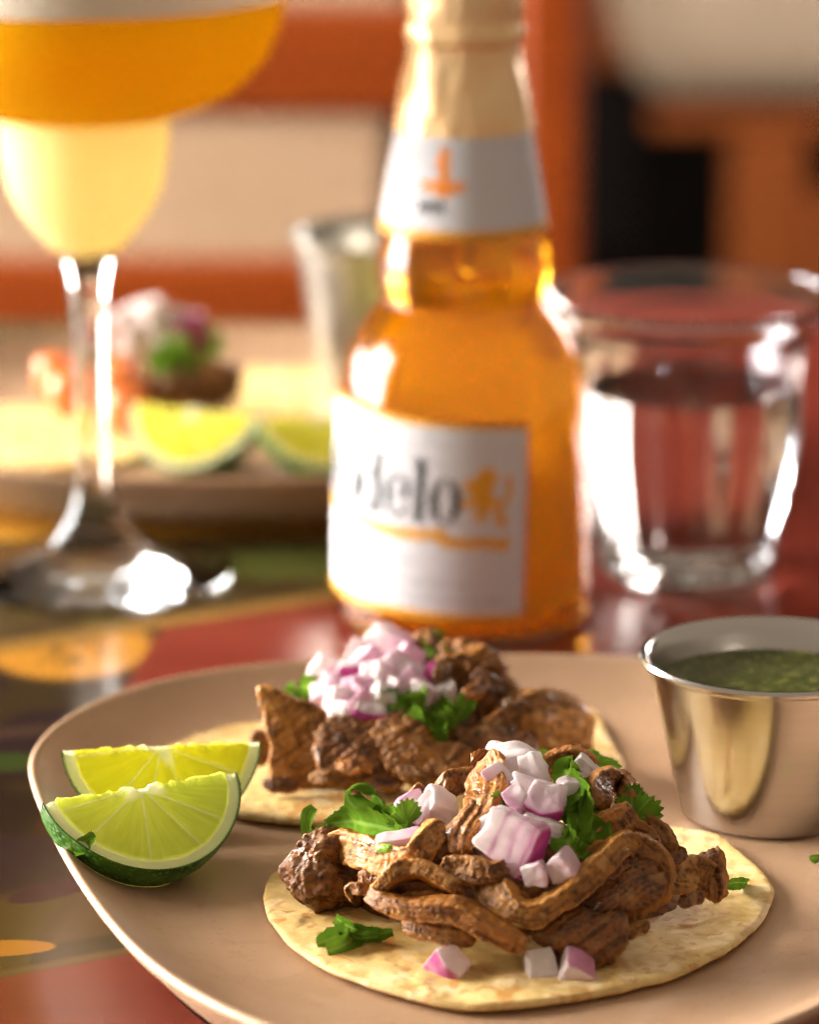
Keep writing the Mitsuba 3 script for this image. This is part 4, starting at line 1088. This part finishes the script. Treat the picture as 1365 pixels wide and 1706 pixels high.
wg = thing('water_glass', 'clear faceted tumbler of water right of the bottle', 'glass')
add('tumbler', lathe(pa, GX, GY, 0, 160, wob=facet), 'glass', parent=wg, smooth=40)
iz = np.linspace(zin, zw, 60)
ri = wall(iz)
ri[:5] = ri[:5] * np.sqrt(np.linspace(.82, 1, 5))
water = thing('drinking_water', 'still water half filling the clear tumbler', 'water')
add('side', lathe(np.vstack([[[0, zin - .0003]], np.stack([ri, iz], 1)]), GX, GY, 0, 160, wob=facet), 'water_boundary', parent=water, smooth=40)
add('surface', lathe([(ri[-1], zw), (ri[-1] * .97, zw - .0004), (ri[-1] * .9, zw - .0007), (0, zw - .0008)], GX, GY, 0, 160), 'water_top', parent=water, smooth=60)

# ------------------------------------------------------------------ stemmed cocktail glass
SX, SY = -.0860, 1.022
sk = 1.055 / FPX
ck = thing('cocktail_glass', 'tall stemmed cocktail glass with an orange and pale yellow drink at the left', 'glass')
zf = lambda y: zat(y, SY)
stem_px = [(432, 44), (450, 37), (480, 31), (540, 27.5), (640, 26), (740, 25.5), (800, 27), (830, 31), (855, 42), (880, 58), (905, 80), (925, 112), (938, 150)]
sp = np.array([(w * sk, zf(y)) for y, w in stem_px])[::-1]
foot = np.vstack([[[0, .0007], [.030, .0006], [.0370, 0], [.0376, .0006], [.0374, .0018], [.034, .0027]], sp[(sp[:, 1] > .0032)]])
s = np.r_[0, np.cumsum(np.linalg.norm(np.diff(foot, axis=0), axis=1))]
z_top = foot[-1, 1]
add('stem', lathe(np.vstack([foot, [[.0, z_top + .0005]]]), SX, SY, 0, 128, smooth_prof=False), 'glass', parent=ck, smooth=60)
bulb_px = [(432, 42), (415, 55), (400, 68), (375, 90), (350, 108), (320, 123), (290, 131), (250, 137), (210, 139), (192, 140)]
bp = np.array([(w * sk, zf(y)) for y, w in bulb_px])
bp[0, 0] = .0
bp = np.vstack([[[0, z_top + .0008]], bp[1:]])
zj = bp[-1, 1]
rb = lambda a: np.asarray(a, float)
add('lower_drink', lathe(np.vstack([bp, [[bp[-1, 0] - .001, zj + .0002], [0, zj + .0002]]]), SX, SY, 0, 128, smooth_prof=False), 'pale_drink', label='pale cloudy drink in the lower bulb', parent=ck, smooth=60)
bowl_px = [(190, 140), (184, 170), (172, 205), (150, 245), (125, 275), (95, 300), (60, 315), (25, 326), (-10, 331)]
wp = np.array([(w * sk, zf(y)) for y, w in bowl_px])
zfm = wp[-1, 1]
add('orange_drink', lathe(np.vstack([[[0, zj + .0005]], wp, [[0, zfm]]]), SX, SY, 0, 128), 'orange_drink', label='deep orange drink in the wide bowl', parent=ck, smooth=40)
fo = np.array([(w * sk, zf(y)) for y, w in [(-11, 331), (-40, 333), (-75, 334)]])
add('foam', lathe(np.vstack([[[0, zfm + .0003]], fo, [[fo[-1, 0] - .004, fo[-1, 1] + .002], [0, fo[-1, 1] + .0025]]]), SX, SY, 0, 128), 'foam', label='cream coloured foam on the drink', parent=ck, smooth=40)
rimp = np.array([(334 * sk, zf(-77)), (336 * sk, zf(-100)), (337 * sk, zf(-140))])
add('rim', lathe(np.vstack([rimp, [[rimp[-1, 0] - .0006, rimp[-1, 1] + .0006]], (rimp - [.0012, 0])[::-1], rimp[:1]]), SX, SY, 0, 128), 'glass', parent=ck, smooth=40)

# ------------------------------------------------------------------ food on the far plate
F3 = Heap(-.078, 1.150, .034, .028, .020)
a = np.arange(14) / 14 * 2 * np.pi
for c, r, seed, lab in (((-.105, 1.125), .040, 12, 'pale blurred tortilla at the left of the far plate'), ((-.044, 1.165), .040, 13, 'pale blurred tortilla in the middle of the far plate')):
    add('tortilla', tortilla_mesh([np.array(c) + r * (1 + .03 * math.sin(3 * x)) * np.array([np.cos(x), np.sin(x)]) for x in a], np.array(c), ZT + (.002 if seed == 13 else 0), seed, n=140, m=30), 'tortilla', lab, 'tortilla')
me, uv = F3.core(15)
add('meat_heap', me, 'meat', 'blurred brown meat on the far plate', 'meat', uv=uv, color=meat_colour(np.array(me.vertices), uv, 0 * uv[:, 0], 15, 'meat'))
chunk(F3, 340, 640, 2, (22, 12, 12), (0, 0, 0), 'blurred brown meat chunk behind the far lime wedges', seed=68, sub=4)
chunk(F3, 295, 650, 3, (16, 10, 9), (0, 0, 20), 'blurred darker meat chunk left of the other on the far plate', seed=69, sub=4)
r3 = np.random.default_rng(33)
for i, (x, y) in enumerate([(185, 550), (205, 540), (225, 530), (250, 520), (262, 540), (240, 550), (215, 560), (275, 555), (290, 535)]):
    me, col = onion_mesh(tuple(r3.uniform(8, 11, 3)), tuple(r3.uniform(0, 180, 3)), F3.on(x, y + 6, 4), 0, 300 + i, pink=.1)
    add('onion_cube', me, 'onion_flesh', 'blurred onion cube heaped on the far plate taco', 'onion', 'onion cubes on the far plate', color=col)
me, col = onion_mesh((11, 9, 10), (100, 0, 0), F3.on(312, 548, 4), .5, 310, pink=.8)
add('onion_cube', me, 'onion_flesh', 'pink onion cube at the right end of the far onion heap', 'onion', color=col)
for i, (x, y, s) in enumerate([(95, 625, 13), (120, 655, 14), (200, 645, 15), (215, 680, 14), (185, 620, 12)]):
    c = trimesh.creation.icosphere(3)
    c.vertices = np.sign(c.vertices) * np.abs(c.vertices) ** .7 * s * .0005 * (1 + .25 * (vfbm(np.array(c.vertices) * 1.5 + i, 2, i)[:, None] - .5)) + F3.on(x, y, 4)
    add('tomato_piece', c, 'tomato', ['orange tomato piece leftmost on the far plate', 'orange tomato piece low at the left of the stem', 'red tomato piece right of the stem', 'lowest red tomato piece right of the stem', 'small red tomato piece under the far onion'][i], 'tomato')
tuft(F3, 300, 600, 6, 10, 22, 211, 'bright green herb tuft on the far plate taco', .009)
lime('blurred lime wedge in the middle of the far plate', at(222, 672, .030), at(428, 692, .030), (.02, -.70, -.7), 84, 7, yellow=.5)
lime('blurred lime wedge on the far plate just left of the bottle', at(432, 700, .030), at(640, 690, .030), (.0, -.75, -.6), 84, 9, yellow=.5)

# small scraps
herb('tiny green herb crumb on the bare plate in front of the steel cup', [ribbon_leaf(Heap(.09, .76, .001, .001, .0001), [(1350, 1432, .5, 1.5, 20), (1358, 1429, 1, 2.2, 30), (1366, 1430, .5, 1.4, 10)], 58, 24)])
_p = [at(194, 1483, ZP + .0002), at(201, 1472, ZP + .0012), at(215, 1469, ZP + .0005)]
me, uv = strip_mesh(_p, .0003, .0003, 0, 57, 24, 8, 0, 1.0)
add('citrus_fibre', me, 'foam', 'thin white fibre curling on the plate under the front lime wedge', 'fibre')
